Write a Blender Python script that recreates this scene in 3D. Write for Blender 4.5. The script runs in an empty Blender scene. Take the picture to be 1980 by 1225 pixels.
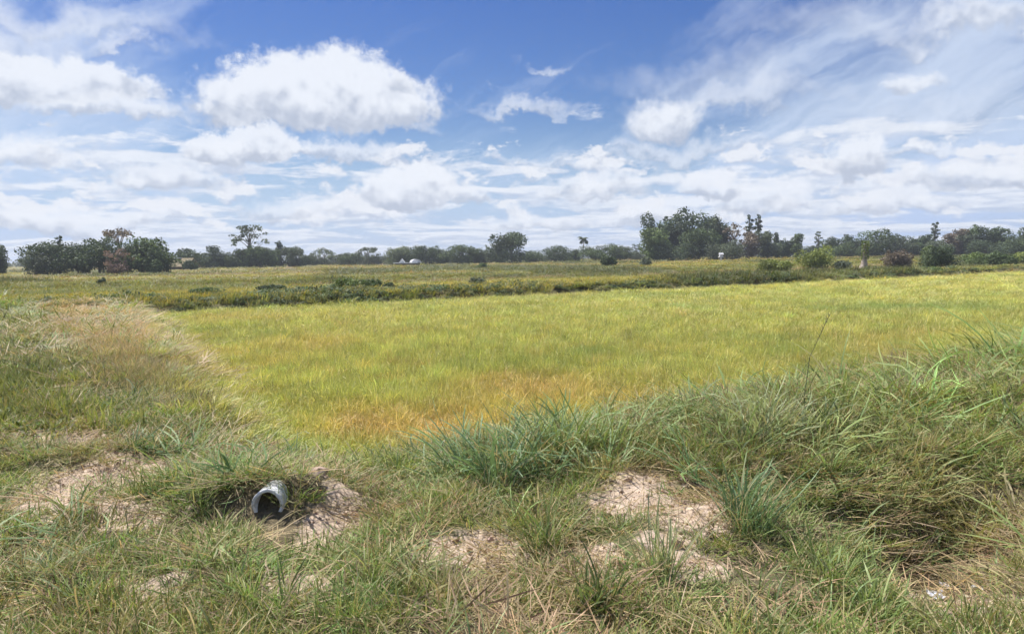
import bpy, math
import numpy as np
from mathutils import Matrix, Vector

sc = bpy.context.scene
col = sc.collection
R = math.radians

# ------------------------------------------------------------------ camera
FPX, W, H = 1440.0, 1980.0, 1225.0          # focal length and frame in photo pixels
CAM = np.array((0.0, 0.0, 1.65))
PITCH, ROLL = math.atan(112.5 / FPX), 0.0115
_f = np.array((0, math.cos(PITCH), -math.sin(PITCH)))
_u0 = np.array((0, math.sin(PITCH), math.cos(PITCH)))
_r = math.cos(ROLL) * np.array((1., 0, 0)) - math.sin(ROLL) * _u0
_u = math.cos(ROLL) * _u0 + math.sin(ROLL) * np.array((1., 0, 0))
cd = bpy.data.cameras.new('camera'); cam = bpy.data.objects.new('camera', cd); col.objects.link(cam)
cd.sensor_width = 36.0; cd.lens = 36.0 * FPX / W; cd.clip_start = 0.05; cd.clip_end = 9000
M = Matrix.Identity(4)
for i in range(3):
    M[i][0], M[i][1], M[i][2], M[i][3] = _r[i], _u[i], -_f[i], CAM[i]
cam.matrix_world = M
sc.camera = cam

def ray(px, py):
    return _f + _r * (px - W / 2) / FPX - _u * (py - H / 2) / FPX

# ------------------------------------------------------------------ light and exposure
SUN_EL, SUN_AZ = 58.0, -48.0                # azimuth from +Y towards +X: ahead and to the left
sd = bpy.data.lights.new('sun', 'SUN'); sun = bpy.data.objects.new('sun', sd); col.objects.link(sun)
sd.energy = 5.0; sd.angle = R(0.53); sd.color = (1.0, 0.955, 0.89)
sdir = Vector((math.sin(R(SUN_AZ)) * math.cos(R(SUN_EL)), math.cos(R(SUN_AZ)) * math.cos(R(SUN_EL)), math.sin(R(SUN_EL))))
sun.rotation_euler = sdir.to_track_quat('Z', 'Y').to_euler(); sun.location = (0, 0, 60)
sc.view_settings.view_transform = 'Standard'; sc.view_settings.look = 'None'
sc.view_settings.exposure = 0.6; sc.view_settings.gamma = 1.0; sc.view_settings.use_curve_mapping = False
sc.render.engine = 'CYCLES'
sc.cycles.max_bounces = 3; sc.cycles.diffuse_bounces = 2; sc.cycles.glossy_bounces = 1; sc.cycles.transmission_bounces = 3; sc.cycles.transparent_max_bounces = 4; sc.cycles.volume_bounces = 0
sc.cycles.use_denoising = True
HAZE = 0.00042                               # density of the humid air, per metre
sc.cycles.use_adaptive_sampling = True; sc.cycles.adaptive_threshold = 0.03; sc.cycles.adaptive_min_samples = 12; sc.cycles.use_light_tree = False

# ------------------------------------------------------------------ node helpers
class NT:
    def __init__(s, tree): s.t = tree; s.n = tree.nodes; s.l = tree.links
    def new(s, typ, **kw):
        n = s.n.new(typ)
        for k, v in kw.items(): setattr(n, k, v)
        return n
    def put(s, sock, v):
        if isinstance(v, bpy.types.NodeSocket): s.l.new(v, sock)
        else:
            if sock.type == 'RGBA' and len(v) == 3: v = (*v, 1)
            sock.default_value = v
    def m(s, op, a, b=None, c=None, clamp=False):
        n = s.new('ShaderNodeMath', operation=op, use_clamp=clamp)
        for i, v in enumerate((a, b, c)):
            if v is not None: s.put(n.inputs[i], v)
        return n.outputs[0]
    def vm(s, op, a, b=None, out=0):
        n = s.new('ShaderNodeVectorMath', operation=op)
        s.put(n.inputs[0], a)
        if b is not None:
            s.put(n.inputs['Scale'] if op == 'SCALE' else n.inputs[1], b)
        return n.outputs[out]
    def comb(s, x, y, z=0.0):
        n = s.new('ShaderNodeCombineXYZ')
        for i, v in enumerate((x, y, z)): s.put(n.inputs[i], v)
        return n.outputs[0]
    def sep(s, v):
        n = s.new('ShaderNodeSeparateXYZ'); s.put(n.inputs[0], v); return n.outputs
    def noise(s, vec, scale, detail=4, rough=0.55, dist=0.0, color=False, dim='3D'):
        n = s.new('ShaderNodeTexNoise', noise_dimensions=dim)
        s.put(n.inputs['Vector'], vec); s.put(n.inputs['Scale'], scale)
        n.inputs['Detail'].default_value = detail; n.inputs['Roughness'].default_value = rough
        n.inputs['Distortion'].default_value = dist
        return n.outputs['Color' if color else 'Fac']
    def ss(s, v, lo, hi, a=0.0, b=1.0):
        n = s.new('ShaderNodeMapRange', interpolation_type='SMOOTHSTEP')
        s.put(n.inputs[0], v)
        for i, q in enumerate((lo, hi, a, b)): s.put(n.inputs[i + 1], q)
        return n.outputs[0]
    def mix(s, f, a, b, mode='MIX'):
        n = s.new('ShaderNodeMix', data_type='RGBA', blend_type=mode)
        s.put(n.inputs[0], f); s.put(n.inputs[6], a); s.put(n.inputs[7], b)
        return n.outputs[2]

# ------------------------------------------------------------------ sky
world = bpy.data.worlds.new('World'); sc.world = world; world.use_nodes = True
world.cycles.sampling_method = 'NONE'           # no sun disc and no bright spots: plain path sampling is enough
w = NT(world.node_tree); w.n.clear()
sky = w.new('ShaderNodeTexSky', sky_type='NISHITA', sun_disc=False)
sky.sun_elevation = R(SUN_EL); sky.sun_rotation = R(SUN_AZ)
sky.air_density = 1.15; sky.dust_density = 0.25; sky.ozone_density = 3.2; sky.altitude = 60
dirv = w.new('ShaderNodeTexCoord').outputs['Generated']
dx, dy, dz = w.sep(dirv)
az = w.m('ARCTAN2', dx, dy)
el = w.m('ARCSINE', w.m('MAXIMUM', w.m('MINIMUM', dz, 1.0), -1.0))
P = w.comb(az, el)

def azel(px, py):
    d = ray(px, py); d = d / np.linalg.norm(d)
    return math.atan2(d[0], d[1]), math.asin(d[2])

# blue sky, a little deeper than the model's own
hs = w.new('ShaderNodeHueSaturation'); hs.inputs['Saturation'].default_value = 1.33; hs.inputs['Value'].default_value = 0.90
hs.inputs['Hue'].default_value = 0.522
w.l.new(sky.outputs[0], hs.inputs['Color'])
cur = hs.outputs[0]
# turbulence that roughens every cloud outline
nA = w.vm('SUBTRACT', w.noise(P, 9.0, 8, 0.62, color=True), (0.5, 0.5, 0.5))
nB = w.vm('SUBTRACT', w.noise(P, 34.0, 7, 0.66, color=True), (0.5, 0.5, 0.5))
PD = w.vm('ADD', P, w.vm('ADD', w.vm('SCALE', nA, 0.075), w.vm('SCALE', nB, 0.026)))
PD2 = w.vm('ADD', P, w.vm('SCALE', nA, 0.16))
fine = w.noise(P, 55.0, 6, 0.62)
PW = w.vm('ADD', P, w.vm('SCALE', nB, 0.012))
relief = w.m('SUBTRACT', w.noise(PW, 26.0, 5, 0.5), w.noise(w.vm('ADD', PW, (-0.004, 0.013, 0.0)), 26.0, 5, 0.5))
WHITE, GREY = (8.6, 9.0, 9.8), (5.0, 5.6, 6.9)
# 1. a flat deck seen in perspective: planar mapping gives the bands towards the horizon
zc = w.m('ADD', w.m('MAXIMUM', dz, 0.0), 0.085)
deck = w.comb(w.m('DIVIDE', dx, zc), w.m('DIVIDE', dy, zc))
wob = w.vm('SCALE', w.vm('SUBTRACT', w.noise(deck, 0.5, 4, color=True), (0.5, 0.5, 0.5)), 1.6)
deckw = w.vm('ADD', deck, wob)
# thin high veil in streaks
vx = w.vm('MULTIPLY', w.vm('ADD', P, w.vm('SCALE', nA, 0.05)), (2.2, 7.5, 1))
rot = w.new('ShaderNodeVectorRotate', rotation_type='Z_AXIS'); rot.inputs['Angle'].default_value = R(-26)
w.l.new(w.vm('ADD', P, w.vm('SCALE', nA, 0.07)), rot.inputs['Vector'])
streak = w.noise(w.vm('MULTIPLY', rot.outputs[0], (2.3, 15.0, 1)), 1.0, 7, 0.6)
aR = w.ss(az, 0.10, 0.40); aL = w.ss(az, -0.27, -0.60)
side = w.m('MAXIMUM', w.m('MULTIPLY', aR, 0.72), w.m('MULTIPLY', aL, 0.7))
lowband = w.ss(el, 0.33, 0.13)
veil_f = w.m('ADD', w.m('ADD', streak, w.m('MULTIPLY', side, 0.30)), w.m('MULTIPLY', lowband, 0.13))
veil = w.m('MULTIPLY', w.ss(veil_f, 0.56, 0.98), 0.78)
cur = w.mix(veil, cur, (6.9, 7.9, 9.6))
cur = w.mix(w.ss(el, 0.19, 0.03, 0.0, 0.78), cur, (4.5, 5.9, 9.0))
# deck of small cumulus and stratus, closing up towards the horizon
d1 = w.noise(deckw, 0.8, 9, 0.60)
d1s = w.noise(w.vm('ADD', deckw, (0.0, -0.2, 0.0)), 0.8, 6, 0.60)
cover = w.ss(el, 0.28, 0.05, -0.20, 0.06)
den = w.m('ADD', w.m('ADD', d1, cover), w.m('MULTIPLY', w.m('SUBTRACT', fine, 0.5), 0.10))
da = w.ss(den, 0.485, 0.575)
dsh = w.ss(w.m('ADD', w.m('SUBTRACT', d1, d1s), w.m('MULTIPLY', w.m('SUBTRACT', fine, 0.5), 0.12)), -0.12, 0.10)
cur = w.mix(w.m('MULTIPLY', da, 0.88), cur, w.mix(dsh, (5.3, 6.2, 7.9), WHITE))
# heaps of small cumulus low in the sky, all round the horizon
PP = w.vm('MULTIPLY', w.vm('ADD', P, w.vm('SCALE', nB, 0.018)), (1.0, 2.1, 1.0))
h1 = w.noise(PP, 12.0, 8, 0.58)
h2 = w.noise(w.vm('ADD', PP, (0.0, 0.028, 0.0)), 12.0, 8, 0.58)
hb = w.m('MULTIPLY', w.ss(el, 0.012, 0.05), w.ss(el, 0.225, 0.12))
ha = w.m('MULTIPLY', w.ss(w.m('ADD', h1, w.m('MULTIPLY', w.m('SUBTRACT', hb, 1.0), 0.35)), 0.488, 0.57), 0.92)
hsd = w.ss(w.m('ADD', w.m('SUBTRACT', h1, h2), w.m('MULTIPLY', w.m('SUBTRACT', fine, 0.5), 0.10)), -0.085, 0.06)
cur = w.mix(ha, cur, w.mix(hsd, (5.4, 6.15, 7.7), (8.5, 8.8, 9.5)))
# 2. single cumulus clouds
grp = bpy.data.node_groups.new('cumulus', 'ShaderNodeTree')
for nm, t in (('P', 'NodeSocketVector'), ('C', 'NodeSocketVector'), ('R', 'NodeSocketVector'), ('Fine', 'NodeSocketFloat'), ('Relief', 'NodeSocketFloat'), ('Soft', 'NodeSocketFloat'), ('Op', 'NodeSocketFloat')):
    grp.interface.new_socket(nm, in_out='INPUT', socket_type=t)
for nm in ('Alpha', 'Shade'):
    grp.interface.new_socket(nm, in_out='OUTPUT', socket_type='NodeSocketFloat')
g = NT(grp); gi = g.new('NodeGroupInput').outputs; go = g.new('NodeGroupOutput')
q = g.vm('DIVIDE', g.vm('SUBTRACT', gi['P'], gi['C']), gi['R'])
qx, qy, _ = g.sep(q)
qyb = g.m('MULTIPLY', qy, g.ss(qy, -0.12, 0.06, 2.1, 1.0))
dist = g.m('SQRT', g.m('ADD', g.m('MULTIPLY', qx, qx), g.m('MULTIPLY', qyb, qyb)))
e = g.m('ADD', g.m('SUBTRACT', 1.0, dist), g.m('MULTIPLY', g.m('SUBTRACT', gi['Fine'], 0.5), 0.5))
al = g.m('MULTIPLY', g.ss(e, 0.0, gi['Soft']), gi['Op'])
sh = g.ss(g.m('ADD', qy, g.m('ADD', g.m('MULTIPLY', g.m('SUBTRACT', gi['Fine'], 0.5), .7), g.m('MULTIPLY', gi['Relief'], 1.5))), -0.42, 0.36)
g.l.new(al, go.inputs['Alpha']); g.l.new(sh, go.inputs['Shade'])

def cumulus(px, py, rx, ry, soft=0.3, op=0.95, P_=None, hi=WHITE, lo=GREY):
    global cur
    n = w.new('ShaderNodeGroup'); n.node_tree = grp
    a, e_ = azel(px, py)
    w.l.new(P_ or PD, n.inputs['P'])
    n.inputs['C'].default_value = (a, e_, 0); n.inputs['R'].default_value = (rx / FPX, ry / FPX, 1)
    w.l.new(fine, n.inputs['Fine']); w.l.new(relief, n.inputs['Relief']); n.inputs['Soft'].default_value = soft; n.inputs['Op'].default_value = op
    cur = w.mix(n.outputs['Alpha'], cur, w.mix(n.outputs['Shade'], lo, hi))

for c in ((60, 25, 330, 45, .9, .55), (10, 90, 150, 80, .9, .6), (250, 85, 70, 26, .9, .6),
          (1050, 132, 60, 20, .9, .5), (1010, 208, 150, 26, .9, .65), (1400, 200, 260, 55, .9, .55), (1900, 20, 190, 45, .9, .75),
          (1600, 60, 330, 70, 1., .30), (1350, 150, 260, 60, 1., .34), (1820, 230, 260, 90, 1., .32),
          (740, 262, 120, 32, .8, .6), (1300, 300, 240, 36, .8, .6), (1100, 330, 260, 26, .8, .5)):
    cumulus(*c, P_=PD2)
for c in ((90, 165, 185, 62, .25, .93), (215, 215, 165, 34, .6, .85), (35, 300, 120, 44, .6, .8),
          (620, 208, 250, 120, .26, .97), (775, 160, 40, 40, .5, .8), (470, 292, 120, 50, .24, .93), (640, 305, 190, 30, .6, .75),
          (795, 375, 105, 58, .18, .96), (900, 385, 60, 26, .5, .8), (1285, 244, 100, 70, .5, .92), (1770, 152, 58, 28, .6, .8),
          (1665, 325, 58, 62, .3, .92), (1790, 300, 70, 20, .7, .7), (1900, 350, 150, 42, .5, .85),
          (1150, 372, 120, 40, .4, .8), (1480, 385, 110, 44, .35, .85), (150, 430, 200, 36, .5, .85), (1370, 362, 80, 34, .35, .85), (560, 400, 120, 30, .5, .7), (1040, 432, 140, 26, .5, .75), (1240, 425, 110, 26, .5, .75), (1720, 400, 130, 30, .5, .8), (330, 345, 120, 34, .45, .8)):
    cumulus(*c)
bg = w.new('ShaderNodeBackground'); bg.inputs['Strength'].default_value = 0.067
w.l.new(cur, bg.inputs['Color'])
wo = w.new('ShaderNodeOutputWorld'); w.l.new(bg.outputs[0], wo.inputs['Surface'])

# ------------------------------------------------------------------ numpy noise and terrain
def S(x, a, b):
    t = np.clip((x - a) / (b - a), 0, 1); return t * t * (3 - 2 * t)

def hashn(ix, iy, seed):
    h = (ix.astype(np.int64) * 374761393 + iy.astype(np.int64) * 668265263 + seed * 1442695041) & 0xffffffff
    h = ((h ^ (h >> 13)) * 1274126177) & 0xffffffff
    return ((h ^ (h >> 16)) & 0xffff) / 65535.0

def vnoise(x, y, seed=0):
    x = np.asarray(x, float); y = np.asarray(y, float)
    ix, iy = np.floor(x), np.floor(y); fx, fy = x - ix, y - iy
    fx = fx * fx * (3 - 2 * fx); fy = fy * fy * (3 - 2 * fy)
    a, b = hashn(ix, iy, seed), hashn(ix + 1, iy, seed)
    c, d = hashn(ix, iy + 1, seed), hashn(ix + 1, iy + 1, seed)
    return (a * (1 - fx) + b * fx) * (1 - fy) + (c * (1 - fx) + d * fx) * fy

def fbm(x, y, seed=0, o=4):
    s = 0; a = .5; t = 0
    for i in range(o):
        s = s + a * vnoise(x * 2 ** i + 17 * i, y * 2 ** i - 9 * i, seed + i); t += a; a *= .55
    return s / t

# field frame: corner of the paddy near the camera, u along the front bank, v along the left bank
C0 = np.array((-1.35, 4.1)); UA = R(35)
def uv(x, y):
    rx, ry = x - C0[0], y - C0[1]
    return rx * math.cos(UA) + ry * math.sin(UA), -rx * math.sin(UA) + ry * math.cos(UA)

PIPE = np.array((0., 0.)); PIPE_FIT = [0.0]; PIPE_ON = [0.0]
def HOLLOW(u, v): return np.exp(-((u - 3.7) / 1.3) ** 4 - ((v + 1.95 - .1 * (u - 3.5)) / .55) ** 2)
def ULIM(v): return .05 + .105 * np.clip(v, 0, 29)          # left limit of the rice, measured along u
def hgt(x, y):
    x = np.asarray(x, float); y = np.asarray(y, float)
    u, v = uv(x, y)
    wob = (fbm(x * .35, y * .35, 3, 3) - .5) * 1.2
    field = S(u + wob * .6, ULIM(v) - .3, ULIM(v) + 1.3) * S(v + wob * .6, .9, 2.5) * (1 - S(v + wob, 28, 29.5))
    left = (1 - S(u + wob, -2.4, -.9)) * S(v + wob, 3.0, 5.5) * (1 - S(v, 36, 39))
    second = S(v + wob, 33, 35) * (1 - S(v + wob, 62, 66))
    z = -.52 * field - .18 * left - .36 * second * (1 - left)
    dd = np.hypot(x, y)
    z = z + S(y, 60, 180) * .85 * S(x, -30, 70) - .10 * S(dd, 12, 40)
    z = z + .16 * S(v, 27.5, 29) * (1 - S(v, 32, 34))
    near = 1 - S(dd, 10, 24)
    rough = (1 - field) * near
    z = z + rough * ((fbm(x * .9, y * .9, 11, 3) - .5) * .26 + (fbm(x * 3.2, y * 3.2, 21, 3) - .5) * .12)
    # bank on the right behind the shadowed ditch, and the hole and mound at the pipe mouth
    z = z + .06 * np.exp(-((u - 6) / 4) ** 2 - ((v + .1) / .8) ** 2) - .36 * HOLLOW(u, v)
    px, py = x - PIPE[0], y - PIPE[1]
    if not PIPE_ON[0]: return z
    z = z + PIPE_FIT[0] * np.exp(-(px / .75) ** 2 - ((py + .05) / .65) ** 2) - .02 * np.exp(-(px / .3) ** 2 - ((py + .3) / .3) ** 2)
    z = z + .22 * np.exp(-(px / .60) ** 2 - ((py - .34) / .25) ** 2)
    return z
_d = ray(517, 976)                           # walk down the sight line until the pipe rests on the bank
_t = 4.0
while CAM[2] + _d[2] * _t - .04 > float(hgt(_d[0] * _t, _d[1] * _t)): _t += .01
PIPE[:] = (_d[0] * _t, _d[1] * _t); PIPE_Z = CAM[2] + _d[2] * _t; PIPE_ON[0] = 1.0
PIPE_FIT[0] = PIPE_Z - .045 - float(hgt(PIPE[0], PIPE[1]))

def ground(px, py):
    d = ray(px, py); t = 1.0; pt = None; z = 0.0
    for _ in range(25):
        t = (z - CAM[2]) / d[2]; p = CAM + d * t; z = float(hgt(p[0], p[1]))
    return p[0], p[1], z

def at_depth(px, D, py=500):
    d = ray(px, py); s = D / d[1]
    return d[0] * s, D
def z_of(px, py, D):
    d = ray(px, py); return CAM[2] + d[2] * D / d[1]

def link(o, parent=None):
    col.objects.link(o)
    if parent is not None: o.parent = parent
    return o
def tag(o, label=None, cat=None, group=None, kind=None):
    if label: o['label'] = label
    if cat: o['category'] = cat
    if group: o['group'] = group
    if kind: o['kind'] = kind
    return o
def empty(name, loc, rz=0.0):
    o = bpy.data.objects.new(name, None); o.location = loc; o.rotation_euler = (0, 0, rz); o.empty_display_size = .2
    return link(o)

def mesh_from(name, V, F, mat, colors=None, smooth=False):
    """V (n,3), F list of index arrays with equal length rows (quads or tris)"""
    me = bpy.data.meshes.new(name)
    V = np.asarray(V, np.float32)
    if not isinstance(F, list): F = [F]
    loops = np.concatenate([f.ravel() for f in F]).astype(np.int32)
    sizes = np.concatenate([np.full(len(f), f.shape[1], np.int32) for f in F])
    me.vertices.add(len(V)); me.vertices.foreach_set('co', V.ravel())
    me.loops.add(len(loops)); me.loops.foreach_set('vertex_index', loops)
    me.polygons.add(len(sizes))
    me.polygons.foreach_set('loop_start', np.concatenate(([0], np.cumsum(sizes)[:-1])).astype(np.int32))
    me.polygons.foreach_set('use_smooth', np.full(len(sizes), smooth))
    if colors is not None:
        at = me.attributes.new('tone', 'FLOAT_COLOR', 'POINT')
        c4 = np.ones((len(V), 4), np.float32); c4[:, :3] = colors
        at.data.foreach_set('color', c4.ravel())
    me.update(calc_edges=True); me.validate()
    if mat: me.materials.append(mat)
    return me

# ------------------------------------------------------------------ materials
def material(name):
    m = bpy.data.materials.new(name); m.use_nodes = True
    t = NT(m.node_tree); t.n.clear()
    out = t.new('ShaderNodeOutputMaterial')
    return m, t, out
def attr(t, name, typ='GEOMETRY', out='Color'):
    n = t.new('ShaderNodeAttribute', attribute_name=name, attribute_type=typ); return n.outputs[out]

def leaf_material(name, tinted, trans=.32, rough=.55, spec=.25):
    m, t, out = material(name)
    c = attr(t, 'tone')
    if tinted: c = t.mix(1.0, c, attr(t, 'tint', 'INSTANCER'), 'MULTIPLY')
    pb = t.new('ShaderNodeBsdfPrincipled'); pb.inputs['Roughness'].default_value = rough
    pb.inputs['Specular IOR Level'].default_value = spec
    t.l.new(c, pb.inputs['Base Color'])
    tr = t.new('ShaderNodeBsdfTranslucent'); t.put(tr.inputs['Color'], t.mix(1.0, c, (1.15, 1.1, .7), 'MULTIPLY'))
    ms = t.new('ShaderNodeMixShader'); ms.inputs[0].default_value = trans
    t.l.new(pb.outputs[0], ms.inputs[1]); t.l.new(tr.outputs[0], ms.inputs[2]); t.l.new(ms.outputs[0], out.inputs[0])
    return m
MAT_GRASS = leaf_material('grass_blades', True)
MAT_CLUMP = leaf_material('clump_blades', False)
MAT_LEAF = leaf_material('tree_leaves', False, .22, .6, .2)

def simple(name, c1, c2, scale, rough=.85, bump=.3, bscale=None, detail=6, coords='Object'):
    m, t, out = material(name)
    co = t.new('ShaderNodeTexCoord').outputs[coords]
    n = t.noise(co, scale, detail, .62)
    pb = t.new('ShaderNodeBsdfPrincipled'); pb.inputs['Roughness'].default_value = rough
    pb.inputs['Specular IOR Level'].default_value = .2
    t.put(pb.inputs['Base Color'], t.mix(t.ss(n, .32, .68), c1, c2))
    if bump:
        b = t.new('ShaderNodeBump'); b.inputs['Strength'].default_value = bump
        b.inputs['Distance'].default_value = .05
        t.l.new(t.noise(co, bscale or scale * 3, 6, .65), b.inputs['Height']); t.l.new(b.outputs[0], pb.inputs['Normal'])
    t.l.new(pb.outputs[0], out.inputs[0])
    return m
MAT_BARK = simple('bark', (.10, .08, .06), (.22, .19, .15), 6.0)
MAT_PALEBARK = simple('pale_bark', (.26, .21, .17), (.42, .36, .30), 5.0)

# ground: soil, litter and field floor weighted by masks stored on the mesh
mg, t, out = material('field_ground')
geo = t.new('ShaderNodeNewGeometry').outputs['Position']
msk = t.new('ShaderNodeSeparateColor'); t.l.new(attr(t, 'mask'), msk.inputs[0])
n1 = t.noise(geo, 3.0, 8, .6); n2 = t.noise(geo, 14.0, 7, .65); n3 = t.noise(geo, .35, 5, .55); n4 = t.noise(geo, 70.0, 5, .6)
soil = t.mix(t.ss(n2, .3, .7), (.40, .305, .225), (.62, .50, .39))
soil = t.mix(t.ss(n4, .56, .72), soil, (.29, .21, .155))
litter = t.mix(t.ss(n2, .3, .7), (.085, .072, .045), (.19, .155, .095))
litter = t.mix(t.ss(n3, .42, .62), litter, (.11, .12, .05))
floor_ = t.mix(t.ss(n1, .3, .7), (.20, .165, .06), (.30, .24, .10))
edge = t.ss(t.m('ADD', msk.outputs[0], t.m('MULTIPLY', t.m('SUBTRACT', n2, .5), .9)), .32, .58)
base = t.mix(edge, litter, soil)
base = t.mix(msk.outputs[1], base, floor_)
farc = t.mix(t.ss(n3, .35, .65), (.13, .135, .055), (.21, .175, .09))
base = t.mix(msk.outputs[2], base, farc)
pb = t.new('ShaderNodeBsdfPrincipled'); pb.inputs['Roughness'].default_value = .95; pb.inputs['Specular IOR Level'].default_value = .1
t.put(pb.inputs['Base Color'], base)
b = t.new('ShaderNodeBump'); b.inputs['Strength'].default_value = .8; b.inputs['Distance'].default_value = .03
t.l.new(t.m('ADD', n2, t.m('MULTIPLY', n4, .4)), b.inputs['Height']); t.l.new(b.outputs[0], pb.inputs['Normal'])
t.l.new(pb.outputs[0], out.inputs[0])

# ------------------------------------------------------------------ ground sheet
SOIL = [(1255, 965, .28, .24), (1330, 985, .20, .25), (1190, 975, .18, .22), (1225, 915, .16, .12), (912, 1068, .22, .17), (1120, 1088, .17, .16), (1320, 1092, .18, .15),
        (655, 1010, .16, .28), (690, 985, .10, .12), (617, 968, .07, .06), (185, 940, .40, .42), (240, 985, .30, .14), (60, 830, .42, .36), (150, 850, .30, .25), (1900, 1172, .22, .13),
        (1830, 1165, .16, .10), (1960, 1180, .14, .10), (1770, 1152, .08, .06), (585, 1125, .13, .10), (545, 1110, .07, .06), (930, 1135, .12, .07), (300, 1130, .12, .12), (230, 1120, .09, .08), (960, 1170, .06, .10),
        (640, 1060, .14, .12), (1290, 1050, .12, .15), (110, 985, .22, .12), (290, 930, .15, .2)]
SOILP = [(*ground(a, b_)[:2], rx * 1.5, ry * 1.5) for a, b_, rx, ry in SOIL]
def soilmask(x, y):
    s = np.zeros_like(np.asarray(x, float))
    for a, b_, rx, ry in SOILP:
        s = np.maximum(s, np.exp(-((x - a) / rx) ** 2 - ((y - b_) / ry) ** 2))
    return np.clip(s * (.72 + .8 * fbm(np.asarray(x) * 3.1, np.asarray(y) * 3.1, 207, 4)), 0, 1)
def axis(n, c, k, ext):
    q = np.linspace(-1, 1, n); return c + np.sinh(q * k) / math.sinh(k) * ext
gx = axis(420, 0.5, 8.6, 2200); gy = axis(420, 5.0, 8.6, 2200)
X, Y = np.meshgrid(gx, gy); Z = hgt(X, Y)
Vg = np.stack((X, Y, Z), -1).reshape(-1, 3)
idx = np.arange(420 * 420).reshape(420, 420)
Fg = np.stack((idx[:-1, :-1], idx[:-1, 1:], idx[1:, 1:], idx[1:, :-1]), -1).reshape(-1, 4)
me = mesh_from('ground', Vg, Fg, mg, smooth=True)
u_, v_ = uv(X, Y)
fm = (S(u_ - ULIM(v_), .2, 1.2) * S(v_, 1.3, 2.4) * (1 - S(v_, 27.5, 28.5))).ravel()
far = S(np.hypot(X, Y), 22, 36).ravel() * (1 - fm)
mk = np.zeros((len(Vg), 4), np.float32); mk[:, 0] = soilmask(X, Y).ravel(); mk[:, 1] = fm; mk[:, 2] = far; mk[:, 3] = 1
at = me.attributes.new('mask', 'FLOAT_COLOR', 'POINT'); at.data.foreach_set('color', mk.ravel())
go_ = link(bpy.data.objects.new('ground', me)); go_['kind'] = 'structure'; go_['label'] = 'flat farmland with banks round the paddies and pale bare soil'

# ------------------------------------------------------------------ grass prototypes
rng = np.random.default_rng(7)
def blades(n, rad, hmin, hmax, lean, arch, width, c_lo, c_hi, nseg=3, tip=None, seed=0, lmin=0.0, curl=0.0, dead=0.0, dead_c=(.42, .34, .2)):
    """strips: position along blade s in 0..1, leaning out and arching over; returns V, F, colours"""
    r = np.random.default_rng(seed)
    a = r.uniform(0, 2 * np.pi, n); rr = rad * np.sqrt(r.uniform(0, 1, n))
    bx, by = rr * np.cos(a), rr * np.sin(a)
    h = r.uniform(hmin, hmax, n)
    th = a + r.normal(0, .9, n)
    ln = np.clip(lean * r.uniform(.3, 1.5, n), lmin, 1.5)       # angle from vertical at the base
    ar = arch * r.uniform(.2, 1.6, n)                        # added angle along the blade
    s = np.linspace(0, 1, nseg + 1)
    ang = ln[:, None] + ar[:, None] * s[None, :] ** 1.4
    ang = np.minimum(ang, 2.5)
    step = (h / nseg)[:, None]
    rad_ = np.concatenate((np.zeros((n, 1)), np.cumsum(np.sin(ang[:, :-1]) * step, 1)), 1)
    zz = np.concatenate((np.zeros((n, 1)), np.cumsum(np.cos(ang[:, :-1]) * step, 1)), 1)
    zz = np.maximum(zz, 0.004)
    tc = th[:, None] + curl * r.normal(0, 1, (n, 1)) * s[None, :]
    cx = bx[:, None] + rad_ * np.cos(tc); cy = by[:, None] + rad_ * np.sin(tc)
    tw = th + np.pi / 2 + r.normal(0, .5, n)
    wd = width * r.uniform(.6, 1.3, n)[:, None] * (np.array([.75] + [1.0] * (nseg - 1) + [.12]) if nseg > 1 else np.array([1, .1]))[None, :]
    ox, oy = np.cos(tw)[:, None] * wd / 2, np.sin(tw)[:, None] * wd / 2
    oz = wd * r.normal(0, .18, (n, 1))
    L = np.stack((cx - ox, cy - oy, zz - oz), -1); Rr = np.stack((cx + ox, cy + oy, zz + oz), -1)
    V = np.stack((L, Rr), 2).reshape(-1, 3)
    k = (np.arange(n) * (nseg + 1) * 2)[:, None] + (np.arange(nseg) * 2)[None, :]
    F = np.stack((k, k + 1, k + 3, k + 2), -1).reshape(-1, 4)
    mixv = r.uniform(0, 1, (n, 1))
    c = np.array(c_lo)[None] * (1 - mixv) + np.array(c_hi)[None] * mixv
    isd = r.uniform(0, 1, n) < dead
    c[isd] = np.array(dead_c) * r.uniform(.7, 1.15, (isd.sum(), 1))
    cc = np.repeat(c[:, None, :], nseg + 1, 1)
    if tip is not None:
        cc = cc * (1 - s[None, :, None] ** 2) + np.array(tip)[None, None] * s[None, :, None] ** 2
    return V, F, np.repeat(cc, 2, 1).reshape(-1, 3)

def leaves(n, rx, rz, size, c_lo, c_hi, seed, z0=.0):
    r = np.random.default_rng(seed)
    d = r.normal(0, 1, (n, 3)); d /= np.linalg.norm(d, axis=1)[:, None]; d[:, 2] = np.abs(d[:, 2])
    p = d * (r.uniform(.35, 1, (n, 1)) ** .6) * np.array((rx, rx, rz)); p[:, 2] += z0
    return leafquads(p, d, size, c_lo, c_hi, r)

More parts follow.
